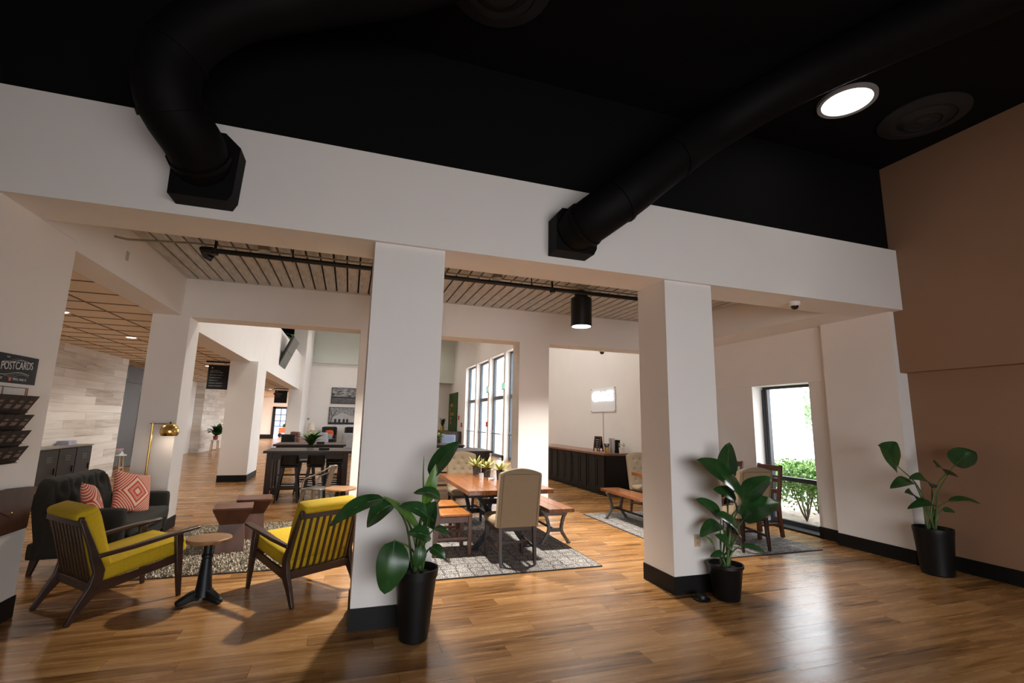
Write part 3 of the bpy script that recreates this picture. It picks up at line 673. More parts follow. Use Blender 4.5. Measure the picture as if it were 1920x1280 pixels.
# ---------------------------------------------------------------- dining furniture
def upholstered(label, x, y, rz):
    t = thing('upholstered_chair', label, 'chair', (x,y,.0135), rz, 'tan tufted dining chairs')
    # local forward = +Y
    for s in (-1, 1):
        MB().sweep([(s*.205,-.235,.46),(s*.205,-.255,.2),(s*.20,-.285,0)], [.045,.04,.028], [.05,.042,.03], (0,1,0)).build('rear_leg', WALNUT, t, bevel=.003)
        MB().sweep([(s*.225,.22,.40),(s*.225,.22,0)], [.05,.035], [.05,.035], (0,1,0)).build('front_leg', WALNUT, t, bevel=.003)
        MB().bar((s*.215,-.26,.17),(s*.22,.22,.20),.018,.03).build('stretcher', WALNUT, t)
    MB().bar((-.22,-.02,.19),(.22,-.02,.19),.02,.03).build('stretcher', WALNUT, t)
    MB().box(-.235,.235,-.235,.245,.36,.42).build('apron', WALNUT, t, bevel=.003)
    MB().soft(-.255,.255,-.20,.28,.40,.50,.04,.02,8).build('seat', LINEN, t, weld=True)
    bt = [(u, v) for v, us in ((.94,(-.14,0,.14)),(.85,(-.07,.07)),(.76,(-.14,0,.14)),(.67,(-.07,.07)),(.58,(-.14,0,.14))) for u in us]
    def top(x): return 1.06 - .055*(x/.25)**2
    def edge(u):
        return -.25 + .5*u
    def yc(v): return -.215 - .115*v
    def front(u, v):
        x = edge(u); z = .41 + (top(x)-.41)*v; d = 0
        for a, c in bt: d += .022*math.exp(-((x-a)**2+(z-c)**2)/.0008)
        e = max(0, abs(2*u-1)-.88)/.12; e2 = max(0, v-.94)/.06
        return (x, yc(v)+.055-d-.022*e*e-.022*e2*e2, z)
    def back(u, v):
        x = edge(u); e = max(0, abs(2*u-1)-.9)/.1; e2 = max(0, v-.95)/.05
        return (x, yc(v)-.055+.02*e*e+.02*e2*e2, .41+(top(x)-.41)*v)
    b = MB().grid(front, 34, 40); n0 = len(b.v); b.grid(lambda u, v: back(1-u, v), 34, 40)
    for i in range(34): b.f.append((i*41+40, (i+1)*41+40, n0+(34-i-1)*41+40, n0+(34-i)*41+40)); b.f.append(((i+1)*41, i*41, n0+(34-i)*41, n0+(34-i-1)*41))
    for v in range(40): b.f.append((v, v+1, n0+34*41+v+1, n0+34*41+v)); b.f.append((34*41+v+1, 34*41+v, n0+v, n0+v+1))
    bo = b.build('backrest', LINEN, t)
    PIP = bpy.data.materials.get('dark_piping') or mat('dark_piping', (.13,.09,.055), .8)
    pts = [(-.215, yc(0)-.057, .42)] + [(-.215, yc(v)-.057, .42+(top(.215)-.02-.42)*v) for v in (.5, 1)] + [(.215, yc(1)-.057, top(.215)-.02)] + [(.215, yc(v)-.057, .42+(top(.215)-.02-.42)*v) for v in (.5, 0)]
    MB().tube(pts, .0035, 6).build('piping', PIP, bo)
    for a, c in bt:
        v = (c-.41)/.64
        MB().lathe([(.0001,-.006),(.011,-.004),(.012,0),(.0001,.006)], 8).build('button', PIP, bo, loc=(a,yc(v)+.036,c), rot=(math.radians(-90),0,0))
    return t
uc = upholstered('tan upholstered chair with its back to the camera at the planter table', 1.90, 5.62, 0)
dup(uc, 'tan tufted chair at the far end of the planter table', (1.92,8.60,0), math.pi)
dup(uc, 'tan tufted chair at the far end of the window table by the counter', (5.22,7.67,.0135), math.pi)
dup(uc, 'tan upholstered chair with its back to the camera at the window table', (5.10,5.42,.0135), math.radians(-4))
bpy.data.objects['upholstered_chair.001'].location = (1.90,8.02,.0135)

def wooden_chair(label, x, y, rz):
    t = thing('wooden_chair', label, 'chair', (x,y,.0135), rz, 'chestnut wooden dining chairs')
    for s in (-1, 1):
        MB().sweep([(s*.20,-.235,0),(s*.20,-.20,.25),(s*.20,-.195,.46),(s*.20,-.25,.80),(s*.20,-.285,1.02)], .045, [.045,.05,.05,.042,.035], (0,1,0)).build('rear_leg', CHAIRW, t, bevel=.003)
        MB().box(s*.21-.023,s*.21+.023,.18,.226,0,.44).build('front_leg', CHAIRW, t, bevel=.003)
        MB().box(s*.205-.012,s*.205+.012,-.19,.18,.17,.205).build('stretcher', CHAIRW, t, bevel=.002)
        MB().box(s*.205-.013,s*.205+.013,-.19,.18,.37,.435).build('side_apron', CHAIRW, t, bevel=.002)
    MB().box(-.187,.187,.19,.215,.37,.435).build('front_apron', CHAIRW, t, bevel=.002)
    MB().box(-.187,.187,-.012,.012,.17,.20).build('stretcher', CHAIRW, t, bevel=.002)
    MB().soft(-.225,.225,-.185,.235,.437,.470,.010,0,4).build('seat', SEATW, t, weld=True)
    for z, h in ((.97,.08),(.80,.06),(.64,.06)):
        y0 = -.20 - (z-.46)*.155
        MB().box(-.18,.18,y0-.011,y0+.011,z-h/2,z+h/2).build('back_slat', CHAIRW, t, bevel=.003)
    return t
wc = wooden_chair('chestnut wooden chair at the planter table, nearest the tall plant', 1.28, 6.14, math.radians(-90))
dup(wc, 'chestnut wooden chair at the planter table, second from the tall plant', (1.26,6.78,.0135), math.radians(-90))
dup(wc, 'chestnut wooden chair at the window table, nearest the window', (5.88,5.88,.0135), math.radians(90))
dup(wc, 'chestnut wooden chair at the window table, half hidden by the leaves', (5.88,6.62,.0135), math.radians(90))

def iron_leg(m, W_, H_, y, D=.035):
    """cast iron hourglass trestle in the XZ plane at y"""
    for s in (-1, 1):
        pts = arc([(s*W_*.95,0,.022),(s*W_*.80,0,H_*.12),(s*W_*.50,0,H_*.34),(s*W_*.46,0,H_*.50),(s*W_*.62,0,H_*.78),(s*W_*.92,0,H_)], 4)
        m.sweep([(p.x, y, p.z) for p in pts], D, D*1.1, (0,1,0))
        m.box(*sorted((s*W_*.85, s*W_*1.08)), y-D*.8, y+D*.8, 0, .018)
    m.bar((-W_*.46,y,H_*.40),(W_*.46,y,H_*.40),D*.7,D*1.3); m.bar((-W_*.92,y,H_-.012),(W_*.92,y,H_-.012),D*1.2,.024); m.bar((-W_*.75,y,H_*.88),(W_*.75,y,H_*.88),D*.8,D*1.2)
    return m
def bench(label, x, y0, y1, wd=.36, h=.475):
    t = thing('bench', label, 'bench', (x,0,.011), group='plank benches on iron legs')
    n = 2; w_ = wd/n
    for k in range(n): MB().box(-wd/2+k*w_+.0008,-wd/2+(k+1)*w_-.0008,y0,y1,h-.048,h).build('plank', TABLEW, t, bevel=.004)
    for y in (y0+.22, y1-.22): iron_leg(MB(), .20, h-.048, y).build('iron_leg', IRONL, t)
    MB().bar((0,y0+.22,.17),(0,y1-.22,.17),.025,.03).build('stretcher', IRON, t)
    return t
bench('plank bench on iron legs along the right of the planter table', 2.72, 5.96, 7.70)
bench('plank bench on iron legs at the window table, partly behind the pillar', 4.44, 5.95, 7.72)
def dining_table(label, x, x1, y0, y1, h=.765):
    w_ = (x1-x)/5; t = thing('dining_table', label, 'dining table', ((x+x1)/2,0,.011), group='chestnut plank dining tables')
    a = (x1-x)/2
    for k in range(5): MB().box(-a+k*w_+.0006,-a+(k+1)*w_-.0006,y0,y1,h-.055,h).build('plank', TABLEW, t, bevel=.005)
    for y in (y0+.40, y1-.40):
        iron_leg(MB(), .36, h-.11, y, .05).build('iron_leg', IRON, t)
        MB().box(-a+.1,a-.1,y-.04,y+.04,h-.11,h-.055).build('bearer', DKWOOD, t, bevel=.004)
    MB().bar((0,y0+.4,.28),(0,y1-.4,.28),.04,.06).build('stretcher', IRON, t)
    return t
dining_table('chestnut plank dining table with three leafy planters', 1.40, 2.50, 5.72, 7.66)
dining_table('chestnut plank dining table behind the right pillar by the window', 4.72, 5.72, 5.60, 7.45)
# planters on the table
VAR = mat('variegated_leaf', (.50,.47,.15), .45, var=.55, vs=14, c2=(.12,.20,.04))
POTB = mat('pebbled_black_pot', (.035,.030,.028), .5, var=.7, vs=45, bump=.3, bs=80)
def planter(label, x, y, seed):
    t = thing('succulent_planter', label, 'potted plant', (x,y,.776), group='variegated planters on the dining table')
    MB().lathe([(.048,0),(.058,.125),(.052,.125),(.05,.11)], 16).build('pot', POTB, t)
    MB().lathe([(.0001,.108),(.051,.108),(.051,.112),(.0001,.112)], 16).build('soil', SOIL, t)
    R = random.Random(seed)
    for k in range(18):
        a = k*2.4+R.random()*.4; el = .25+.9*(k/18); L = R.uniform(.18,.25)
        def fn(u, v, a=a, el=el, L=L):
            r = L*u*math.cos(el); z = .112 + L*u*math.sin(el) - .06*u*u*math.cos(el); wv = (v-.5)*.044*math.sin(math.pi*min(1,u*.85+.15))**.8*(1 if u < .999 else .05)
            return (r*math.cos(a)-wv*math.sin(a), r*math.sin(a)+wv*math.cos(a), z+abs(v-.5)*.010)
        MB().grid(fn, 7, 2).build('leaf', VAR, t)
planter('variegated plant in a pebbled black pot, nearest the tan chair', 2.12, 6.78, 1)
planter('variegated plant in a pebbled black pot, middle of the three', 2.02, 7.12, 2)
planter('variegated plant in a pebbled black pot, farthest along the table', 1.93, 7.42, 3)
tag(MB().box(-.035,.035,-.025,.025,0,.025).build('note_holder', WHITEP, loc=(1.98,6.76,.776), bevel=.003), 'small white card holder on the dining table beside the planters', 'card holder')

# ---------------------------------------------------------------- big leafy plants
def blade(A, B, wd, droop, m, side=1.0, fold=.22, nu=14, nv=6):
    A = Vector(A); B = Vector(B); ax = B-A; L = ax.length; d = ax.normalized()
    view = (Vector((0,0,1.6))-(A+B)/2).normalized()
    nrm = (view*.65 + Vector((0,0,1))*.6 + Vector((.25*side,0,0))); nrm = (nrm - d*nrm.dot(d)).normalized(); s = d.cross(nrm).normalized()
    ph = (A.x*7.3+A.z*5.1) % 6.28
    def fn(u, v):
        q = 2*v-1; ww = wd/2*(math.sin(math.pi*min(1, u**.72))**.62 if 0 < u < 1 else .02)
        c = A + ax*u + nrm*(.16*L*math.sin(math.pi*u)*(1 if droop else .5)) - Vector((0,0,1))*(.06*L*u*u*droop)
        return c + s*(q*ww) + nrm*(fold*abs(q)*ww + .03*wd*math.sin(9*u+ph+2*q)*abs(q))
    return MB().grid(fn, nu, nv), fn
def big_plant(label, x, y, potp, ztop, leaves, z_soil):
    t = thing('potted_plant', label, 'potted plant', (0,0,0), group='bird of paradise plants in black pots')
    t.location = (x,y,0); off = Vector((x,y,0))
    MB().lathe(potp, 36).build('pot', BLACKPL, t)
    rs = potp[-1][0]
    MB().lathe([(.0001,z_soil-.01),(rs,z_soil-.01),(rs,z_soil),(.0001,z_soil)], 28).build('soil', SOIL, t)
    for k, (A, B, wd, dr) in enumerate(leaves):
        A = Vector(A)-off; B = Vector(B)-off
        lm = LEAFB if wd < .09 and not dr else LEAF
        mb, fn = blade(A+off, B+off, wd*1.12, dr, lm, side=1 if k % 2 else -1)
        mb.v = [tuple(Vector(p)-off) for p in mb.v]
        lf = mb.build('leaf', lm, t)
        rib = MB().tube([fn(u, .5)-off for u in (.0,.25,.5,.75,.97)], [.004,.0035,.003,.002,.001], 5); rib.build('midrib', STEM, lf)
        a = k*2.1; base = Vector((math.cos(a)*.04, math.sin(a)*.04, z_soil))
        mid = base.lerp(A, .55) + Vector((0,0,.10*(A-base).length))*(1 if A.z-base.z > .1 else .2); mid.x = base.x + (A.x-base.x)*.38; mid.y = base.y + (A.y-base.y)*.38
        pts = arc([base, mid, A], 5); MB().tube(pts, [.011-.006*i/(len(pts)-1) for i in range(len(pts))], 7).build('stem', STEM, t)
    return t
LP1 = [((0.62,3.77,1.17),(0.84,3.75,1.44),0.150,0),((0.59,3.78,0.96),(0.65,3.72,1.27),0.085,0),((0.60,3.80,0.95),(0.56,3.74,1.34),0.012,0),((0.29,3.79,1.02),(-0.08,3.79,0.86),0.110,1),((0.36,3.79,0.98),(0.18,3.80,0.83),0.150,1),((0.57,3.81,0.76),(0.28,3.75,1.04),0.070,0),((0.62,3.75,0.88),(0.39,3.74,0.99),0.100,1),((0.69,3.69,1.02),(0.49,3.69,1.08),0.090,1),((0.63,3.78,0.80),(0.66,3.70,1.00),0.150,0),((0.38,3.79,0.72),(0.33,3.78,0.38),0.210,1),((0.64,3.74,0.73),(0.46,3.72,0.79),0.110,1),((0.66,3.73,0.80),(0.76,3.67,0.77),0.060,1),((0.64,3.73,0.67),(0.74,3.66,0.61),0.080,1),((0.57,3.73,0.69),(0.54,3.74,0.54),0.090,1)]
LP2 = [((3.56,3.89,1.13),(3.52,3.82,1.44),0.170,0),((3.64,3.81,0.89),(3.12,3.81,1.28),0.310,0),((3.69,3.86,0.89),(3.89,3.70,1.12),0.200,0),((3.63,3.82,0.71),(3.90,3.62,0.92),0.250,1),((3.48,3.94,0.72),(3.19,3.92,0.91),0.130,0),((3.56,3.81,0.79),(3.26,3.77,1.04),0.200,1),((3.46,3.91,0.66),(3.21,3.92,0.58),0.140,1),((3.49,3.90,0.36),(3.29,3.89,0.40),0.090,1),((3.62,3.85,0.48),(3.80,3.73,0.44),0.050,1),((3.59,3.83,0.58),(3.31,3.80,0.79),0.190,0),((3.54,3.88,0.45),(3.33,3.86,0.59),0.110,0),((3.43,3.98,0.41),(3.27,3.95,0.57),0.070,0)]
LP3 = [((6.06,3.97,1.18),(5.74,3.94,1.41),0.330,0),((6.50,3.65,1.21),(6.62,3.50,1.37),0.270,0),((6.50,3.73,1.10),(6.25,3.69,1.20),0.240,0),((6.47,3.89,0.94),(6.12,3.90,1.06),0.170,1),((6.26,3.93,0.98),(5.90,3.97,0.95),0.140,1),((6.36,3.99,0.77),(6.14,3.97,0.89),0.160,1),((6.48,3.87,0.73),(6.08,3.93,0.73),0.110,1),((6.48,3.75,0.81),(6.68,3.56,0.82),0.070,1),((6.50,3.83,0.70),(6.58,3.75,0.69),0.060,1)]
big_plant('leafy plant in a tall black pot against the front pillar', .565, 3.87, [(.095,0),(.105,.01),(.152,.44),(.160,.44),(.164,.50),(.155,.50),(.140,.46)], .5, LP1, .45)
big_plant('leafy plant in a short black pot beside the right pillar', 3.49, 3.92, [(.11,0),(.118,.01),(.15,.27),(.162,.285),(.162,.31),(.150,.31),(.142,.28)], .3, LP2, .27)
big_plant('sparse leafy plant in a black pot in the dark right corner', 6.42, 3.90, [(.14,0),(.15,.01),(.185,.44),(.19,.46),(.19,.50),(.18,.50),(.172,.46)], .5, LP3, .45)
tag(MB().lathe([(.0001,0),(.075,0),(.08,.012),(.055,.02),(.05,.045),(.0001,.05)], 20).build('plant_saucer', BLACKPL, loc=(3.23,3.96,0)), 'low black plant saucer beside the short black pot', 'saucer')

# ---------------------------------------------------------------- bar tables and stools
def bar_table(label, x0, x1, y0, y1, h=.955):
    t = thing('bar_table', label, 'bar table', group='dark tall bar tables')
    n = 4; w_ = (y1-y0)/n
    for k in range(n): MB().box(x0,x1,y0+k*w_+.0008,y0+(k+1)*w_-.0008,h-.045,h).build('plank', DKWOOD, t, bevel=.003)
    a0, a1, b0, b1 = x0+.06, x1-.06, y0+.06, y1-.06
    for X in (a0, a1-.1):
        for Y in (b0, b1-.1): MB().box(X,X+.1,Y,Y+.1,0,h-.045).build('leg', DKWOOD, t, bevel=.004)
    for X in (a0, a1-.1):
        for k in (1, 2): Y = b0 + (b1-b0-.06)*k/3; MB().box(X+.02,X+.08,Y,Y+.06,.2,h-.045).build('slat', DKWOOD, t)
    for Y in (b0+.03, b1-.07): MB().box(a0+.1,a1-.1,Y,Y+.04,h-.16,h-.045).build('apron', DKWOOD, t)
    for X in (a0+.02, a1-.08): MB().box(X,X+.05,b0+.1,b1-.1,.15,.2).build('side_rail', DKWOOD, t)
    MB().box(a0+.1,a1-.1,b0+.03,b0+.07,.22,.26).build('foot_rail', DKWOOD, t)
    return t
bar_table('dark tall bar table with a glass vase, nearest the yellow armchairs', -1.50, .10, 10.30, 11.45)
bar_table('dark tall bar table behind the one with the glass vase', -1.66, -.02, 12.75, 13.9)
bar_table('dark tall bar table behind the planter dining table', 1.30, 3.05, 10.30, 11.45)
bar_table('dark tall bar table at the back by the tall windows', 1.30, 2.98, 12.75, 13.9)
def stool(label, x, y, rz):
    t = thing('bar_stool', label, 'bar stool', (x,y,0), rz, 'black metal bar stools')
    for sx in (-1, 1):
        for sy in (-1, 1): MB().sweep([(sx*.12,sy*.12,.66),(sx*.20,sy*.20,0)], [.05,.03], [.05,.03], (0,1,0)).build('leg', BLACKM, t)
    for z, r in ((.25,.17),(.30,.163)): MB().bar((-r,-r,z),(r,-r,z),.015,.02).bar((-r,r,z),(r,r,z),.015,.02).bar((-r,-r,z),(-r,r,z),.015,.02).bar((r,-r,z),(r,r,z),.015,.02).build('foot_ring', BLACKM, t)
    MB().soft(-.155,.155,-.155,.155,.64,.68,.018,0,4).build('seat', BLACKM, t, weld=True)
    def fn(u, v):
        a = math.pi*(.15+.7*u); return (.17*math.cos(a), -.17*math.sin(a)-.03*v, .70+.17*v)
    b = MB().grid(fn, 12, 4); b.grid(lambda u, v: tuple(Vector(fn(1-u, v))*1.0+Vector((0,-.008,0))), 12, 4); b.build('backrest', BLACKM, t)
    MB().tube([(-.15,-.10,.66),(-.16,-.08,.74),(-.15,-.09,.80)], .012, 6).tube([(.15,-.10,.66),(.16,-.08,.74),(.15,-.09,.80)], .012, 6).build('back_post', BLACKM, t)
    return t
st = stool('black metal bar stool at the left of the vase table', -1.02, 10.42, 0)
for lab, x, y, r in (('black metal bar stool at the middle of the vase table', -.55, 10.42, 0), ('black metal bar stool at the right of the vase table', -.22, 10.95, 0),
    ('black metal bar stool behind the vase table, left one', -.80, 11.55, math.pi), ('black metal bar stool behind the vase table, right one', -.25, 11.75, math.pi)):
    dup(st, lab, (x,y,0), r)
t = thing('metal_chair', 'raw steel cafe armchair near the round cafe table', 'chair', (-.42,8.85,0), math.radians(62))
for sx in (-1, 1):
    for sy in (-1, 1): MB().sweep([(sx*.15,sy*.15,.43),(sx*.21,sy*.21,0)], [.085,.03], [.03,.02], (0,1,0)).build('leg', STEEL, t)
MB().soft(-.185,.185,-.185,.185,.425,.455,.014,0,5).build('seat', STEEL, t, weld=True)
MB().sweep([(0,-.18,.45),(0,-.22,.62),(0,-.26,.80)], [.14,.15,.17], .008, (0,1,0)).build('back_panel', STEEL, t)
MB().tube(arc([(-.21,.16,.44),(-.225,.10,.60),(-.22,-.05,.67),(-.18,-.2,.75),(-.08,-.27,.81),(.08,-.27,.81),(.18,-.2,.75),(.22,-.05,.67),(.225,.10,.60),(.21,.16,.44)], 4), .012, 8).build('arm_tube', STEEL, t)
t = thing('cafe_table', 'round wooden cafe table beside the steel armchair', 'cafe table', (-.045,7.52,0))
MB().lathe([(.0001,.59),(.215,.59),(.22,.60),(.215,.615),(.0001,.615)], 32).build('table_top', OAKT, t)
for a in range(4):
    q = a*math.pi/2+.6; MB().sweep([(.05*math.cos(q),.05*math.sin(q),.59),(.17*math.cos(q),.17*math.sin(q),0)], .03, .03, (0,0,1)).build('leg', BLACKM, t)
t = thing('vase', 'round glass vase of green leaves on the bar table', 'vase', (-.70,10.62,.955))
MB().lathe([(.0001,.0),(.05,.0),(.075,.04),(.078,.07),(.06,.11),(.05,.125)], 24, caps=False).build('bowl', glass('vase_glass', (.80,.82,.80)), t)
for k in range(16):
    a = k*2.4; L = .26+.14*((k*37 % 10)/10); up = .10+.22*((k*53 % 10)/10)
    mb, fn = blade((.01*math.cos(a),.01*math.sin(a),.08), (L*math.cos(a),L*math.sin(a),.12+up), .11, 1, LEAF); mb.build('leaf', LEAFB if k % 3 == 0 else LEAF, t)
tag(MB().box(-.10,.10,-.06,.06,0,.05).build('napkin_box', BLACKM, loc=(-.43,10.6,.955), bevel=.004), 'low black box on the vase table', 'box')
tag(MB().box(-.09,.09,-.05,.05,0,.06).build('napkin_box', DKWOOD, loc=(-.62,12.95,.955), bevel=.004), 'low dark wooden box on the bar table farther back', 'box')
t = thing('vase', 'glass vase of pale green leaves on the back bar table by the windows', 'vase', (2.28,12.95,.955))
MB().lathe([(.0001,.0),(.06,.0),(.085,.05),(.085,.09),(.05,.15)], 20, caps=False).build('bowl', bpy.data.materials['vase_glass'], t)
for k in range(14):
    a = k*2.4; mb, fn = blade((0,0,.1), (.24*math.cos(a),.24*math.sin(a),.2+.012*k), .08, 1, LEAFB); mb.build('leaf', LEAFB if k % 2 else VAR, t)

# ---------------------------------------------------------------- coffee counter
CAB = mat('black_cabinet_paint', (.006,.005,.0042), .5, var=.15, vs=4, spec=.25)
CTOP = mat('chestnut_countertop', (.24,.105,.05), .3, var=.4, vs=4, stretch=(8,1,4))
for k in range(5):
    y0 = 9.72 + k*.86
    t = thing('base_cabinet', 'black panelled base cabinet, number %s along the counter from the near end' % ('one','two','three','four','five')[k], 'cabinet', (0,0,0), group='black counter cabinets')
    bx('body', CAB, 5.50,6.135,y0+.002,y0+.858,.09,.885, t); bx('toe_kick', CAB, 5.56,6.135,y0+.002,y0+.858,0,.09, t)
    for a in (0, 1):
        d0 = y0+.02+a*.42; dr = bx('door', CAB, 5.482,5.50,d0,d0+.40,.12,.87, t)
        for q in ((d0,d0+.06,.12,.87),(d0+.34,d0+.40,.12,.87),(d0+.06,d0+.34,.12,.19),(d0+.06,d0+.34,.80,.87)): bx('rail', CAB, 5.472,5.482,*q, dr, .002)
tag(MB().box(5.44,6.14,9.66,14.05,.887,.935).build('countertop', CTOP, bevel=.006), 'chestnut wood countertop over the black cabinets', 'countertop')
# neon sign on the wall above
MN = Matrix(((0,0,-1,0),(-1,0,0,0),(0,1,0,0),(0,0,0,1)))
t = thing('neon_sign', 'glowing white neon sign on the cream wall above the counter', 'neon sign', (6.145,10.95,2.19))
bx('backing', mat('frosted_acrylic', (.82,.83,.85), .3, var=.02), -.016,-.010,-.62,.62,-.30,.31, t)
NEON = emis('neon_tube', (.90,.96,1.0), 4)
text('letters', 'GRACE', .33, NEON, Matrix.Translation((-.04,0,.0)) @ MN @ Matrix.Translation((0,-.02,0)), t, .008, 'CENTER')
for y in (-.6,.6):
    for z in (-.28,.29): MB().cyl((-.03,y,z),(0,y,z),.012,n=8).build('standoff', STEEL, t)
MB().tube([(-.006,.0,-.3),(-.006,.0,-1.24)], .006, 6).build('power_cord', mat('grey_cord', (.25,.25,.27), .5), t)
# things on the counter
t = thing('chalkboard_stand', 'small wooden a-frame chalkboard on the counter', 'sign', (5.72,10.45,.935), math.radians(-70))
for s in (-1, 1):
    R = Matrix.Rotation(s*math.radians(12), 4, 'X')
    f = MB()
    f.prism([(-.10,.0),(-.075,.0),(-.075,.36),(-.10,.36)], 'y', -.01+s*.07, .01+s*.07); f.prism([(.10,.0),(.075,.0),(.075,.36),(.10,.36)], 'y', -.01+s*.07, .01+s*.07); f.box(-.1,.1,-.01+s*.07,.01+s*.07,.335,.36); f.box(-.1,.1,-.01+s*.07,.01+s*.07,.07,.10)
    f.v = [tuple(Matrix.Translation((0,s*.07,0)) @ Matrix.Rotation(s*math.radians(10), 4, 'X') @ Vector((p[0],p[1]-s*.07,p[2]))) for p in f.v]; f.build('frame', CHAIRW, t)
    MB().box(-.075,.075,-.004,.004,.10,.335, Matrix.Translation((0,s*.07,0)) @ Matrix.Rotation(s*math.radians(10), 4, 'X')).build('slate', BLKT, t)
for k in range(4): MB().box(-.05+.01*k,.05-.008*k,-.0075,-.0045,.27-.05*k,.285-.05*k, Matrix.Translation((0,-.07,0)) @ Matrix.Rotation(-math.radians(10), 4, 'X')).build('chalk_line', GREYT, t)
for k, (x, y) in enumerate(((5.78,9.98),(5.78,9.86))):
    t = thing('cup_stack', 'stack of clear plastic cups on the counter, %s one' % ('left','right')[k], 'cups', (x,y,.936), group='clear cup stacks')
    mb = MB()
    CUP = bpy.data.materials.get('frosted_cup') or mat('frosted_cup', (.66,.65,.65), .25, var=.05)
    for i in range(9): MB().lathe([(.028,.03*i),(.040,.03*i+.085),(.043,.03*i+.088),(.040,.03*i+.09)], 16).build('cup', CUP, t)
t = thing('utensil_cup', 'gold cup of black stirrers on the counter', 'utensil cup', (5.60,9.84,.936))
MB().lathe([(.045,0),(.05,.13),(.046,.13),(.042,.01)], 20).build('cup', BRASS, t)
for k in range(9): a = k*.7; MB().tube([(.02*math.cos(a),.02*math.sin(a),.06),(.06*math.cos(a),.06*math.sin(a),.21)], .007, 5).build('stirrer', BLACKM, t)
tag(MB().box(-.06,.06,-.075,.075,0,.29).build('tablet_stand', BLKT, loc=(5.90,9.93,.936), bevel=.006), 'black upright box on the counter beside the cups', 'box')
t = thing('soap_bottle', 'clear pump bottle beside the gold cup', 'bottle', (5.68,10.02,.936))
MB().lathe([(.0001,0),(.035,0),(.036,.10),(.012,.13),(.012,.15)], 16).build('bottle', bpy.data.materials['frosted_cup'], t); MB().tube([(0,0,.15),(0,0,.19),(-.04,0,.19)], .007, 6).build('pump', BRASS, t)
t = thing('flower_tin', 'white tin of small flowers on the counter', 'tin', (5.92,9.72,.936))
MB().lathe([(.06,0),(.07,.13),(.066,.13),(.06,.02)], 18).build('tin', WHITEP, t)
YFL = mat('yellow_flower', (.6,.5,.15), .7)
for k in range(10): a = k*2.4; MB().lathe([(.0001,-.015),(.018,0),(.0001,.015)], 8, (.06*math.cos(a),.06*math.sin(a),.16+.006*k)).build('flower', YFL if k % 2 else LEAFB, t)
# ---------------------------------------------------------------- corridor
LENS = emis('downlight_lens', (1,.93,.88), 8)
def spot(parent, e, ang, colr=(1,.92,.83), blend=.5, r=.06, z=-.05):
    l = bpy.data.lights.new('lamp_beam', 'SPOT'); l.energy = e; l.color = colr; l.spot_size = math.radians(ang); l.spot_blend = blend; l.shadow_soft_size = r
    o = bpy.data.objects.new('lamp_beam', l); col.objects.link(o); o.parent = parent; o.location = (0,0,z)
DL = [('nearest the postcard wall', 8.5), ('second from the postcard wall', 10.85), ('third from the postcard wall', 13.5), ('behind the directory sign', 16.2), ('before the plant stand', 20.2), ('over the far plank wall', 24.2), ('by the far sign', 28.15), ('near the corridor end', 33.0), ('at the corridor end', 37.5)]
for lab, y in DL:
    t = thing('downlight', 'round white downlight in the tile ceiling, ' + lab, 'downlight', (-4.05,y,3.042), group='corridor downlights')
    MB().lathe([(.075,0),(.075,-.006),(.105,-.010),(.11,0)], 24, caps=False).build('trim_ring', WHITEP, t)
    MB().lathe([(.0001,-.004),(.075,-.004),(.075,-.007),(.0001,-.007)], 24).build('lens', LENS, t)
    spot(t, DOWN, 140)
def hanging_sign(label, x0, x1, y, z0, z1, lines):
    t = thing('directory_sign', label, 'sign', (x0,y,0), group='black hanging directory signs')
    W_ = x1-x0; H_ = z1-z0
    bx('board', BLKT, 0, W_, -.012, .012, z0, z1, t, .002)
    bx('bracket_bar', BLACKM, -.06, W_+.03, -.02, .02, z1+.055, z1+.10, t)
    for x in (.08, W_-.08): MB().cyl((x,0,z1),(x,0,z1+.06),.006,n=6).build('hanger', BRASS, t)
    MB().prism([(.09,z1-.10),(.115,z1-.075),(.09,z1-.05),(.065,z1-.075)], 'y', -.014, -.012).build('emblem', GREYT, t)
    z = z1-.16
    for k, s in enumerate(lines):
        text('lettering', s, .034, GREYT, Matrix(((1,0,0,.05),(0,0,-1,-.0135),(0,1,0,z),(0,0,0,1))), t, .0008)
        z -= .038 if k == 0 else .068
hanging_sign('black hanging directory sign on the corridor column', -3.43, -2.955, 13.75, 2.25, 2.86, ['WELCOME TO','GRACE ORLANDO','THE SANCTUARY >','INFORMATION >','ROOM 116 >','CHURCH OFFICES >','GRACE STUDENTS >'])
hanging_sign('small far black hanging sign by the corridor end', -3.52, -2.955, 25.9, 2.27, 2.88, ['WELCOME TO','GRACE ORLANDO','RESTROOMS >','GRACE KIDS >'])
EXR = mat('red_exit_sign', (.30,.03,.03), .5)
for lab, x, y in (('small red exit sign behind the directory sign', -3.63, 16.6), ('tiny red exit sign down the corridor', -3.95, 29.6)):
    t = thing('exit_sign', lab, 'exit sign', (x,y,2.86), group='red corridor exit signs'); bx('panel', EXR, -.13,.13,-.02,.02,-.06,.06, t, .004); bx('stem', WHITEP, -.02,.02,-.015,.015,.06,.182, t)
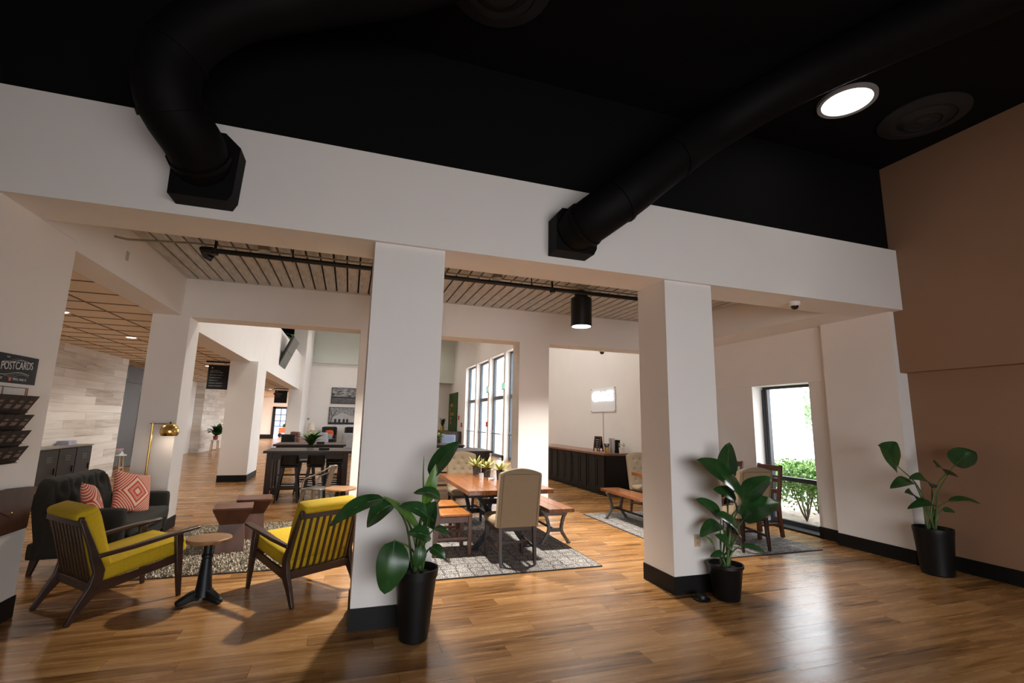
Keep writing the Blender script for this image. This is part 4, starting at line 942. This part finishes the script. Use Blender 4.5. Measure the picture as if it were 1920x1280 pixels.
# lockers
LOCK = mat('dark_steel_locker', (.014,.012,.010), .5, metal=.2, var=.3, vs=6)
t = thing('locker_cabinet', 'low dark metal locker cabinet against the plank wall', 'cabinet', (-5.68,9.3,0))
bx('body', LOCK, 0.01, .36, 0, 3.84, .05, .905, t); bx('top', mat('grey_locker_top', (.17,.155,.13), .45), 0.01, .39, -.01, 3.85, .905, .935, t, .004); bx('plinth', LOCK, .04,.33,.02,3.82,0,.05, t)
for k in range(6):
    d = bx('door', LOCK, .36,.376, .015+k*.64, .625+k*.64, .08, .89, t, .003)
    for z in (.66,.70,.74): bx('louver', mat('louver_edge', (.08,.075,.065), .45) if 'louver_edge' not in bpy.data.materials else bpy.data.materials['louver_edge'], .376,.386, .22+k*.64, .42+k*.64, z, z+.012, d)
    bx('handle', BLACKM, .376,.395, .53+k*.64, .56+k*.64, .42,.54, d)
PAP = mat('paper_stack', (.38,.38,.48), .7, var=.2)
t = thing('paper_stack', 'stack of pale flyers on the dark lockers', 'papers', (-5.55,12.62,.936))
for k in range(5): bx('flyer', PAP, -.1,.1, -.16+.01*(k%2), .16+.01*(k%2), .018*k, .018*k+.016, t)
tag(MB().box(-.09,.09,-.14,.14,0,.05).build('leaflet_tray', PAP, loc=(-5.30,13.35,.30)), 'small leaflet tray at the end of the lockers', 'tray')
bpy.data.objects['leaflet_tray'].location = (-5.45,13.35,0)
def stool_table(label, x, y, h=.46):
    t = thing('wooden_stool', label, 'stool', (x,y,0), group='pale wooden stools in the corridor')
    PW = bpy.data.materials.get('pale_stool_wood') or mat('pale_stool_wood', (.50,.33,.18), .5, var=.2)
    MB().lathe([(.0001,h),(.21,h),(.215,h+.01),(.21,h+.025),(.0001,h+.025)], 24).build('seat', WHITEP, t)
    for a in range(4):
        q = a*math.pi/2+.78; MB().sweep([(.14*math.cos(q),.14*math.sin(q),h),(.19*math.cos(q),.19*math.sin(q),0)], .03, .03).build('leg', PW, t)
    for a in range(4):
        q = a*math.pi/2+.78; r = q+math.pi/2; MB().bar((.175*math.cos(q),.175*math.sin(q),.14),(.175*math.cos(r),.175*math.sin(r),.14),.02,.03).build('stretcher', PW, t)
    return t
stool_table('pale wooden stool with books beside the grey doors', -5.98, 16.25)
BK = [mat('book_white', (.6,.6,.6), .6), mat('book_blue', (.12,.30,.5), .6), mat('book_red', (.45,.06,.05), .6)]
for k, (lab, c) in enumerate((('white book at the bottom of the stool stack',0),('blue book in the middle of the stool stack',1),('white book second from the top of the stool stack',0),('red book on top of the stool stack',2))):
    z = .486+k*.045
    o = thing('book', lab, 'book', (-5.98,16.25,z), .2*k, 'books on the corridor stool')
    bx('pages', BK[0], -.10,.10,-.14,.14,.004,.040, o); MB().box(-.105,.105,-.145,.145,0,.004).box(-.105,.105,-.145,.145,.040,.044).box(-.105,-.10,-.145,.145,.004,.04).build('cover', BK[c], o)
stool_table('pale wooden stool holding a leafy plant by the far plank wall', -5.40, 24.0, .55)
t = thing('potted_plant', 'bushy plant in a dark red pot on the far corridor stool', 'potted plant', (-5.40,24.0,.576))
MB().lathe([(.08,0),(.10,.16),(.095,.16)], 16).build('pot', mat('dark_red_pot', (.25,.04,.02), .5), t)
for k in range(26):
    a = k*2.4; el = .2+1.2*(k/26); L = .42+.22*((k*7 % 10)/10)
    mb, fn = blade((.03*math.cos(a),.03*math.sin(a),.16), (L*math.cos(el)*math.cos(a),L*math.cos(el)*math.sin(a),.16+L*math.sin(el)), .27, 1, LEAF, nu=6, nv=4); mb.build('leaf', LEAF, t)
tag(MB().box(-.19,.19,-.19,.19,0,.95).build('black_plinth', BLKT, loc=(-4.93,24.35,0), bevel=.01), 'black plinth behind the far corridor stool', 'plinth')
# postcard sign, rack, pouch on the wall end (x = -2.42)
sg = thing('postcard_sign', 'black chalk style postcards sign on the white wall end', 'sign', (-2.418,4.30,1.81))
bx('board', BLKT, 0,.012, 0,.555,0,.212, sg, .001)
def MS(y, z): return Matrix(((0,0,1,.0135),(1,0,0,y),(0,1,0,z),(0,0,0,1)))
text('lettering', 'POSTCARDS', .083, WHT, MS(.125,.092) @ Matrix.Rotation(math.radians(4),4,'Z') @ Matrix.Scale(.80,4,(1,0,0)), sg, .0008)
text('lettering', 'WRITE IT', .026, WHT, MS(.055,.022), sg, .0008); text('lettering', "WE'LL MAIL IT", .026, WHT, MS(.275,.022), sg, .0008); text('lettering', 'FREE', .018, GREYT, MS(.17,.182), sg, .0008)
MB().prism([(.236,.014),(.258,.014),(.262,.036),(.247,.044),(.232,.036)], 'x', .012, .0138).build('stamp_mark', mat('orange_stamp', (.6,.13,.04), .6), sg)
for k, (z0, a0, a1) in enumerate(((.166,.15,.40),(.158,.14,.47),(.066,.12,.46),(.058,.17,.46),(.050,.22,.46))):
    pts = [(.0132, a0+(a1-a0)*q/12, z0+.010*math.sin(q/12*6.28-2.4)+.012*q/12) for q in range(13)]
    MB().tube(pts, .0013 if k in (0,3,4) else .002, 5).build('flourish', WHT if k in (1,2) else GREYT, sg)
rk = thing('postcard_rack', 'dark wire rack of postcards in four tilted rows on the wall end', 'rack', (-2.418,4.20,1.22))
WIRE = mat('copper_wire', (.12,.045,.025), .45, metal=.6)
MB().tube([(.02,.0,.0),(.02,.0,.56),(.02,.565,.56),(.02,.565,.0)], .004, 6).tube([(.02,.28,.44),(.02,.28,.56)], .004, 6).tube([(.02,.545,.44),(.02,.545,.56)], .004, 6).build('frame', WIRE, rk)
CARD = mat('dark_postcard', (.016,.014,.013), .55, var=.5, vs=40); CINK = mat('postcard_print', (.24,.17,.15), .6, var=.5, vs=60)
for r in range(4):
    z = .355-.118*r; dx = .03
    hgt = .165 if r == 0 else .138
    MB().tube([(.05,.0,z+.02),(.05,.555,z+.02)], .003, 5).build('rail', WIRE, rk)
    for c in range(5):
        y0 = .006+c*.111
        R = Matrix.Translation((.028,y0,z)) @ Matrix.Rotation(math.radians(28),4,'Y')
        cd = MB().box(0,.004,0,.105,0,hgt,R).build('postcard', CARD, rk)
        MB().box(.004,.0048,.02,.08,hgt*.35,hgt*.55,R).box(.004,.0048,.03,.07,hgt*.65,hgt*.75,R).build('print', CINK, cd)
    bx('shelf', WIRE, .0,.045,0,.555,z-.006,z-.002, rk)
MB().tube([(.02,.565,.07),(.035,.58,.07),(.02,.59,.07),(.01,.578,.07),(.02,.565,.07)], .002, 5).build('ring', WIRE, rk)
LEA = mat('brown_leather', (.075,.030,.017), .5, var=.35, vs=8, bump=.2, bs=90)
pc = thing('mail_pouch', 'brown leather mail pouch hung on the wall end below the postcards', 'mail pouch', (-2.418,4.45,.69))
MB().prism([(.0,.0),(.565,.0),(.585,.315),(.30,.335),(.0,.325)], 'x', .0, .055).build('body', LEA, pc, bevel=.012)
MB().prism([(-.003,.33),(.588,.318),(.57,.26),(.30,.13),(.02,.25)], 'x', .056, .064).build('flap', LEA, pc, bevel=.003)
MB().lathe([(.0001,-.004),(.012,-.003),(.012,.003),(.0001,.006)], 12).build('stud', BRASS, pc, loc=(.066,.30,.155), rot=(0,math.radians(90),0))

# ---------------------------------------------------------------- far hall furniture
for y in (11.5, 17.0, 22.5, 28.0):  # added lamps, out of view, brighten the far hall and counter wall
    for x in (-.6, 3.6):
        t = thing('high_fill_lamp', 'unseen fill lamp added in the high ceiling of the far hall, %s row, %s side' % ({11.5:'first',17.0:'second',22.5:'third',28.0:'last'}[y], 'left' if x < 0 else 'right'), 'ceiling lamp', (x,y,7.0), group='added high fill lamps')
        MB().lathe([(.0001,-.012),(.25,-.012),(.25,0),(.0001,0)], 24).build('lens', LENS, t); spot(t, HIGH*{11.5:(.9 if x < 0 else 3.0),17.0:.8,22.5:.6,28.0:.5}[y], 150, (1,.95,.88), .6, .2)
def picture(label, x0, x1, z0, z1, kind):
    t = thing('framed_picture', label, 'picture', (x0,30.99,z0), group='framed photographs on the back wall')
    W_, H_ = x1-x0, z1-z0
    MB().box(0,W_,-.05,0,0,.03).box(0,W_,-.05,0,H_-.03,H_).box(0,.03,-.05,0,.03,H_-.03).box(W_-.03,W_,-.05,0,.03,H_-.03).build('frame', BLACKM, t)
    m, tr, p = nt('photo_print_'+kind); p.inputs['Roughness'].default_value = .5
    tc = N(tr, 'ShaderNodeTexCoord'); mp = N(tr, 'ShaderNodeMapping'); nz = N(tr, 'ShaderNodeTexNoise'); rp = N(tr, 'ShaderNodeValToRGB'); sp = N(tr, 'ShaderNodeSeparateXYZ')
    mp.inputs['Scale'].default_value = (2.5,1,9) if kind == 'sky' else (9,1,9); nz.inputs['Scale'].default_value = 1.4; nz.inputs['Detail'].default_value = 7
    tr.links.new(tc.outputs['Object'], mp.inputs[0]); tr.links.new(mp.outputs[0], nz.inputs['Vector']); tr.links.new(nz.outputs['Fac'], rp.inputs[0]); tr.links.new(rp.outputs[0], p.inputs['Base Color'])
    e = rp.color_ramp.elements; e[0].position = .35; e[1].position = .65; e[0].color = (.02,.02,.02,1) if kind == 'sky' else (.12,.12,.12,1); e[1].color = (.42,.42,.42,1)
    pr_ = bx('print', m, .03,W_-.03,-.03,-.01,.03,H_-.03, t)
    DG = bpy.data.materials.get('ink_dark') or mat('ink_dark', (.02,.02,.02), .6); MG = bpy.data.materials.get('ink_mid') or mat('ink_mid', (.12,.12,.12), .6, var=.6, vs=12); LG = bpy.data.materials.get('ink_light') or mat('ink_light', (.45,.45,.45), .6)
    if kind == 'sky':
        bx('ink', MG, .03,W_-.03,-.032,-.03,.03,H_*.40, pr_); bx('ink', DG, .03,W_-.03,-.033,-.03,H_*.36,H_*.44, pr_)
    else:
        MB().prism([(.2,.1),(W_-.05,.1),(W_-.05,.36),(W_*.42,H_*.68),(.2,.42)], 'y', -.033,-.03).build('ink', LG, pr_)
        for xx in (.32,.55,.8,1.0): MB().prism([(xx,.1),(xx+.13,.1),(xx+.13,.28),(xx+.065,.34),(xx,.28)], 'y', -.035,-.033).build('ink', DG, pr_)
        bx('ink', DG, .03,W_-.03,-.035,-.03,.03,.12, pr_)
        for pts in ([(.12,.1),(.2,.45),(.42,.8)],[(.2,.45),(.05,.85)],[(W_-.1,.1),(W_-.15,.5),(W_-.4,.88)],[(W_-.15,.5),(W_-.02,.85)]): MB().sweep([(a,-.034,b) for a, b in pts], .03, .004, (0,1,0)).build('ink', DG, pr_)
picture('black and white landscape photograph, upper of the two', -1.10, .62, 2.45, 3.42, 'sky')
picture('black and white photograph of a gabled building, lower of the two', -1.16, .58, 1.23, 2.25, 'house')
BLKF = mat('black_velvet', (.012,.012,.013), .8); GREYA = mat('light_grey_fabric', (.28,.29,.30), .9); LEATH = mat('reddish_leather', (.16,.05,.035), .5); ORNG = mat('orange_fabric', (.62,.10,.02), .8)
def easy_chair(name, label, x, y, rz, m, h, w_, wing=False):
    t = thing(name, label, 'armchair', (x,y,0), rz)
    MB().soft(-w_/2+.1,w_/2-.1,-.32,.36,.22,.46,.05,.01,5).build('seat', m, t, weld=True)
    MB().soft(-w_/2+.05,w_/2-.05,-.42,-.26,.22,h,.06,0,6).build('backrest', m, t, weld=True)
    for s in (-1, 1):
        MB().soft(*sorted((s*w_/2, s*(w_/2-.13))),-.40,.36,.18,.62,.05,0,5).build('arm', m, t, weld=True)
        if wing: MB().soft(*sorted((s*w_/2, s*(w_/2-.09))),-.42,-.10,.55,h-.02,.04,0,5).build('wing', m, t, weld=True)
        for yy in (-.32,.3): MB().sweep([(s*(w_/2-.1),yy,.2),(s*(w_/2-.08),yy,0)], [.05,.03], [.05,.03], (0,1,0)).build('leg', WALNUT, t)
    return t
easy_chair('wing_chair', 'black wing chair with an orange pillow under the pictures, left one', -1.02, 29.9, math.pi, BLKF, 1.10, .82, True)
easy_chair('wing_chair', 'black wing chair under the pictures, right one', .18, 29.9, math.pi-.2, BLKF, 1.10, .82, True)
o = MB().soft(-.2,.2,-.06,.06,-.19,.19,.05,.03,6).build('throw_pillow', ORNG, loc=(-1.0,29.56,.70), rot=(.2,0,0), weld=True); tag(o, 'orange pillow on the left black wing chair', 'pillow')
easy_chair('grey_armchair', 'light grey armchair turned away, behind the bar tables at right', .12, 22.2, 0, GREYA, .98, .80)
easy_chair('grey_armchair', 'light grey armchair turned away, behind the bar tables at left', -1.35, 25.6, .3, GREYA, .90, .78)
easy_chair('leather_armchair', 'reddish leather armchair near the far column', -2.0, 24.4, -.9, LEATH, .95, .72)
t = thing('side_table', 'black side table holding a laptop in the far hall', 'side table', (-.93,26.6,0))
MB().box(-.35,.35,-.25,.25,.50,.54).build('table_top', BLACKM, t); MB().box(-.3,.3,-.2,.2,0,.50).build('base', BLACKM, t)
t = thing('laptop', 'silver laptop open on the black side table', 'laptop', (-.93,26.5,.541), .1)
SIL = mat('silver_lid', (.45,.50,.58), .35, metal=.5); MB().box(-.18,.18,-.02,.24,0,.015).build('keyboard', SIL, t)
MB().box(-.18,.18,-.006,.006,0,.25, Matrix.Translation((0,-.02,.012)) @ Matrix.Rotation(math.radians(15),4,'X')).build('lid', SIL, t)
t = thing('table_lamp', 'table lamp with a pale square shade by the far column', 'table lamp', (-1.95,29.0,0))
MB().lathe([(.2,0),(.2,.02),(.05,.04),(.05,.5),(.2,.52),(.2,.55)], 16).build('pedestal', DKWOOD, t); MB().lathe([(.06,.55),(.10,.68),(.03,.86),(.02,.95)], 16).build('base', STEEL, t); MB().lathe([(.20,.93),(.16,1.30),(.155,1.30),(.195,.93)], 24).build('shade', mat('cream_shade', (.7,.62,.5), .8), t)
t = thing('podium', 'black podium in front of the far column', 'podium', (-1.88,18.0,0))
MB().box(-.21,.21,-.2,.2,.0,1.02).build('cabinet', BLKT, t, bevel=.01); MB().box(.08,.14,-.215,-.2,.3,.75).build('glass_panel', mat('pale_panel', (.25,.33,.37), .2), t)
tag(MB().lathe([(.06,-.02),(.07,0),(.06,.03),(.0001,.035)], 14).build('thermostat', STEEL, loc=(-2.28,30.98,1.52), rot=(math.radians(90),0,0)), 'small round thermostat on the back wall', 'thermostat')
t = thing('wall_screen', 'wall screen tilted down from the arcade wall', 'screen', (-2.42,19.45,4.0)); t.rotation_euler = (0, math.radians(22), 0)
bx('screen', mat('dark_screen', (.10,.11,.09), .35), .13,.16,-.8,.8,-.56,.56, t); bx('housing', BLACKM, .06,.13,-.82,.82,-.58,.58, t); bx('mount', BLACKM, -.02,.06,-.3,.3,-.2,.2, t); bx('bezel_line', BLACKM, .16,.163,-.8,.8,-.012,.012, t)
# moss panel, low counter and small signs by the tall windows
t = thing('moss_panel', 'tall green moss panel with gold lettering on the cream wall', 'wall panel', (6.14,29.7,.98))
bx('moss', mat('green_moss', (.035,.09,.015), .95, var=.6, vs=12, bump=.8, bs=60), -.06,0,-1.2,1.2,0,2.3, t)
GOLD = mat('gold_letter', (.55,.30,.08), .4, metal=.6)
for k, s in enumerate(('GRACE','IS','ENOUGH','FOR','YOU')):
    text('lettering', s, .30, GOLD, Matrix(((0,0,-1,-.065),(-1,0,0,.75),(0,1,0,1.45-.27*k),(0,0,0,1))), t, .01)
t = thing('back_counter', 'low dark counter under the green moss panel', 'counter', (5.75,28.6,0)); bx('body', DKWOOD, -.35,.36,-1.4,2.2,0,.92, t); bx('top', DKWOOD, -.4,.37,-1.45,2.25,.92,.97, t)
t = thing('potted_plant', 'small plant in a yellow pot on the far low counter', 'potted plant', (5.45,29.6,.97)); MB().lathe([(.12,0),(.14,.25),(.13,.25)], 14).build('pot', mat('yellow_pot', (.5,.33,.03), .4), t)
for k in range(14):
    a = k*2.4; mb, fn = blade((0,0,.22), (.25*math.cos(a),.25*math.sin(a),.45+.03*k), .16, 1, LEAF, nu=6, nv=4); mb.build('leaf', LEAF, t)
for lab, y in (('green exit running sign between the tall windows, farther one', 21.85), ('green exit running sign between the tall windows, nearer one', 19.37)):
    t = thing('exit_sign', lab, 'exit sign', (6.14,y,3.07), group='green exit signs'); bx('panel', emis('exit_green', (.35,.70,.55), .55) if 'exit_green' not in bpy.data.materials else bpy.data.materials['exit_green'], -.06,-.03,-.16,.16,-.11,.11, t); bx('housing', WHITEP, -.03,0,-.22,.22,-.16,.16, t)
RED = mat('fire_red', (.5,.05,.03), .5)
for k, (lab, y, z) in enumerate((('red fire alarm on the cream wall, higher one', 28.0, 1.75), ('red fire alarm on the cream wall, lower one', 27.2, 1.35), ('red fire alarm between the tall windows', 21.85, 1.45))):
    t = thing('fire_alarm', lab, 'fire alarm', (6.14,y,z), group='red fire alarms'); bx('case', RED, -.06,0,-.07,.07,-.12,.12, t, .01); bx('pull', WHITEP, -.07,-.06,-.03,.03,-.03,.03, t)
t = thing('blue_armchair', 'blue draped chair behind the back bar table', 'armchair', (4.0,20.5,0)); MB().soft(-.3,.3,-.4,-.28,.3,1.0,.05,0,5).build('backrest', mat('dusty_blue', (.16,.21,.30), .8), t, weld=True); MB().soft(-.3,.3,-.3,.3,.3,.48,.05,0,5).build('seat', bpy.data.materials['dusty_blue'], t, weld=True)
for s in (-1,1):
    for yy in (-.3,.25): MB().cyl((s*.25,yy,.32),(s*.27,yy,0),.02).build('leg', BLACKM, t)
t = thing('flower_cart', 'orange cart of green plants beyond the corridor door', 'cart', (-4.75,42.6,0)); bx('tub', ORNG, -.45,.45,-.3,.3,.35,.75, t)
for k in range(16): a = k*2.4; mb, fn = blade((.2*math.cos(a*3),.1,.75), (.2*math.cos(a*3)+.3*math.cos(a),.1+.2*math.sin(a),1.1), .2, 1, LEAFB, nu=5, nv=3); mb.build('leaf', LEAFB, t)
for s in (-1,1): MB().cyl((s*.35,-.3,.15),(s*.35,.3,.15),.15).build('wheel', BLACKM, t); bx('frame', DKWOOD, s*.4-.03,s*.4+.03,-.3,.3,.1,.35, t)
tag(bx('sky_block_wall', mat('pale_blue_wall', (.20,.23,.30), .8, var=.1), -9,-1,50,50.4,0,5), 'blue-grey wall added beyond the corridor door to block the sky', 'wall')  # added plane that cuts the white sky in the door view
struct(bx('ground', mat('grey_paving', (.5,.5,.52), .8), -9,-1,42,60,-.06,-.01), 'pale paving beyond the corridor door')

# ---------------------------------------------------------------- outdoors
HL = [mat('hedge_leaf', (.10,.24,.045), .5, var=.5, vs=9), mat('hedge_leaf_light', (.22,.38,.09), .5, var=.4, vs=9)]
BARK = mat('bark', (.10,.07,.055), .8, var=.4, vs=8)
def shrub(label, x, y, seed, zc0=.25, zc1=.92):
    R = random.Random(seed); t = thing('hedge_shrub', label, 'shrub', (x,y,-.05), group='hedge shrubs outside the window')
    for k in range(9):
        a = R.uniform(0,6.28); r = R.uniform(.15,.42)
        MB().tube(arc([(0,0,0),(r*.35*math.cos(a),r*.35*math.sin(a),.22),(r*math.cos(a),r*math.sin(a),R.uniform(.5,.9))], 4), .011, 5).build('stem', BARK, t)
    for lk in (0, 1):
        mb = MB()
        for k in range(1500):
            u, v, w_ = R.uniform(-.55,.55), R.uniform(-.55,.55), R.random(); z = zc0 + (zc1-zc0)*w_**.6 + .06*math.sin(u*9+v*7)
            if w_ < .35 and R.random() < .5: continue
            n = Vector((R.gauss(0,1),R.gauss(0,1),R.gauss(.6,1))).normalized(); d = n.orthogonal().normalized(); d = (Matrix.Rotation(R.uniform(0,6.28),3,n) @ d); e = n.cross(d)
            p = Vector((u,v,z)); L = R.uniform(.03,.055)
            mb.add([p-d*L, p-e*L*.45+n*.006, p+d*L, p+e*L*.45+n*.006], [(0,1,2,3)])
        o = mb.build('foliage', HL[lk], t, smooth=False); o['kind'] = 'stuff'
shrub('green hedge shrub with bare stems, nearest the window', 7.85, 6.75, 11)
shrub('green hedge shrub outside the window, far left one', 8.05, 7.75, 12)
shrub('green hedge shrub outside the window, near right one', 7.95, 5.8, 13)
shrub('green hedge shrub outside the window, second row', 8.8, 7.3, 14, .3, .95)
WST = mat('white_stucco', (.80,.80,.80), .8, var=.03)
t = thing('porch_column', 'white porch column outside the window', 'column', (13,11.6,-.04)); MB().box(-.33,.33,-.33,.33,0,4.2).build('shaft', WST, t); MB().box(-.40,.40,-.40,.40,0,.3).build('base', WST, t)
t = thing('white_house', 'white gabled building across the paving', 'building', (24,17.6,-.04))
MB().prism([(-3.5,0),(1.2,0),(1.2,2.2),(-1.15,4.2),(-3.5,2.2)], 'x', 0, 6).build('walls', WST, t); MB().box(-.03,0,.35,1.1,1.1,1.9).build('window', mat('grey_window', (.35,.36,.38), .3), t); MB().box(-.05,-.03,.33,1.12,1.46,1.52).build('glazing_bar', WST, t); MB().prism([(-3.8,2.1),(-1.15,4.35),(1.5,2.1),(1.5,2.25),(-1.15,4.5),(-3.8,2.25)], 'x', -.2, 6.2).build('roof', mat('pale_roof', (.6,.6,.6), .8), t)
tr_ = [('leafy tree seen at the left of the window', 27, 24.9, 21), ('leafy tree behind the white building', 42, 34.5, 22)]
TL = mat('tree_leaf', (.16,.26,.11), .6, var=.4, vs=2)
for lab, x, y, sd in tr_:
    R = random.Random(sd); t = thing('tree', lab, 'tree', (x,y,-.04), group='trees beyond the paving'); MB().tube([(0,0,0),(.1,0,1.5),(0,.1,3)], [.2,.15,.1], 8).build('trunk', BARK, t)
    mb = MB()
    for k in range(2500):
        p = Vector((R.gauss(0,1.0),R.gauss(0,1.3),2.9+R.gauss(0,.9))); n = Vector((R.gauss(0,1),R.gauss(0,1),R.gauss(0,1))).normalized(); d = n.orthogonal().normalized(); e = n.cross(d); L = R.uniform(.07,.16)
        mb.add([p-d*L, p-e*L*.5, p+d*L, p+e*L*.5], [(0,1,2,3)])
    o = mb.build('foliage', TL, t, smooth=False); o['kind'] = 'stuff'
spot(bpy.data.objects['ceiling_lamp'], CLAMP, 52, (1,.95,.9), .6, .22)
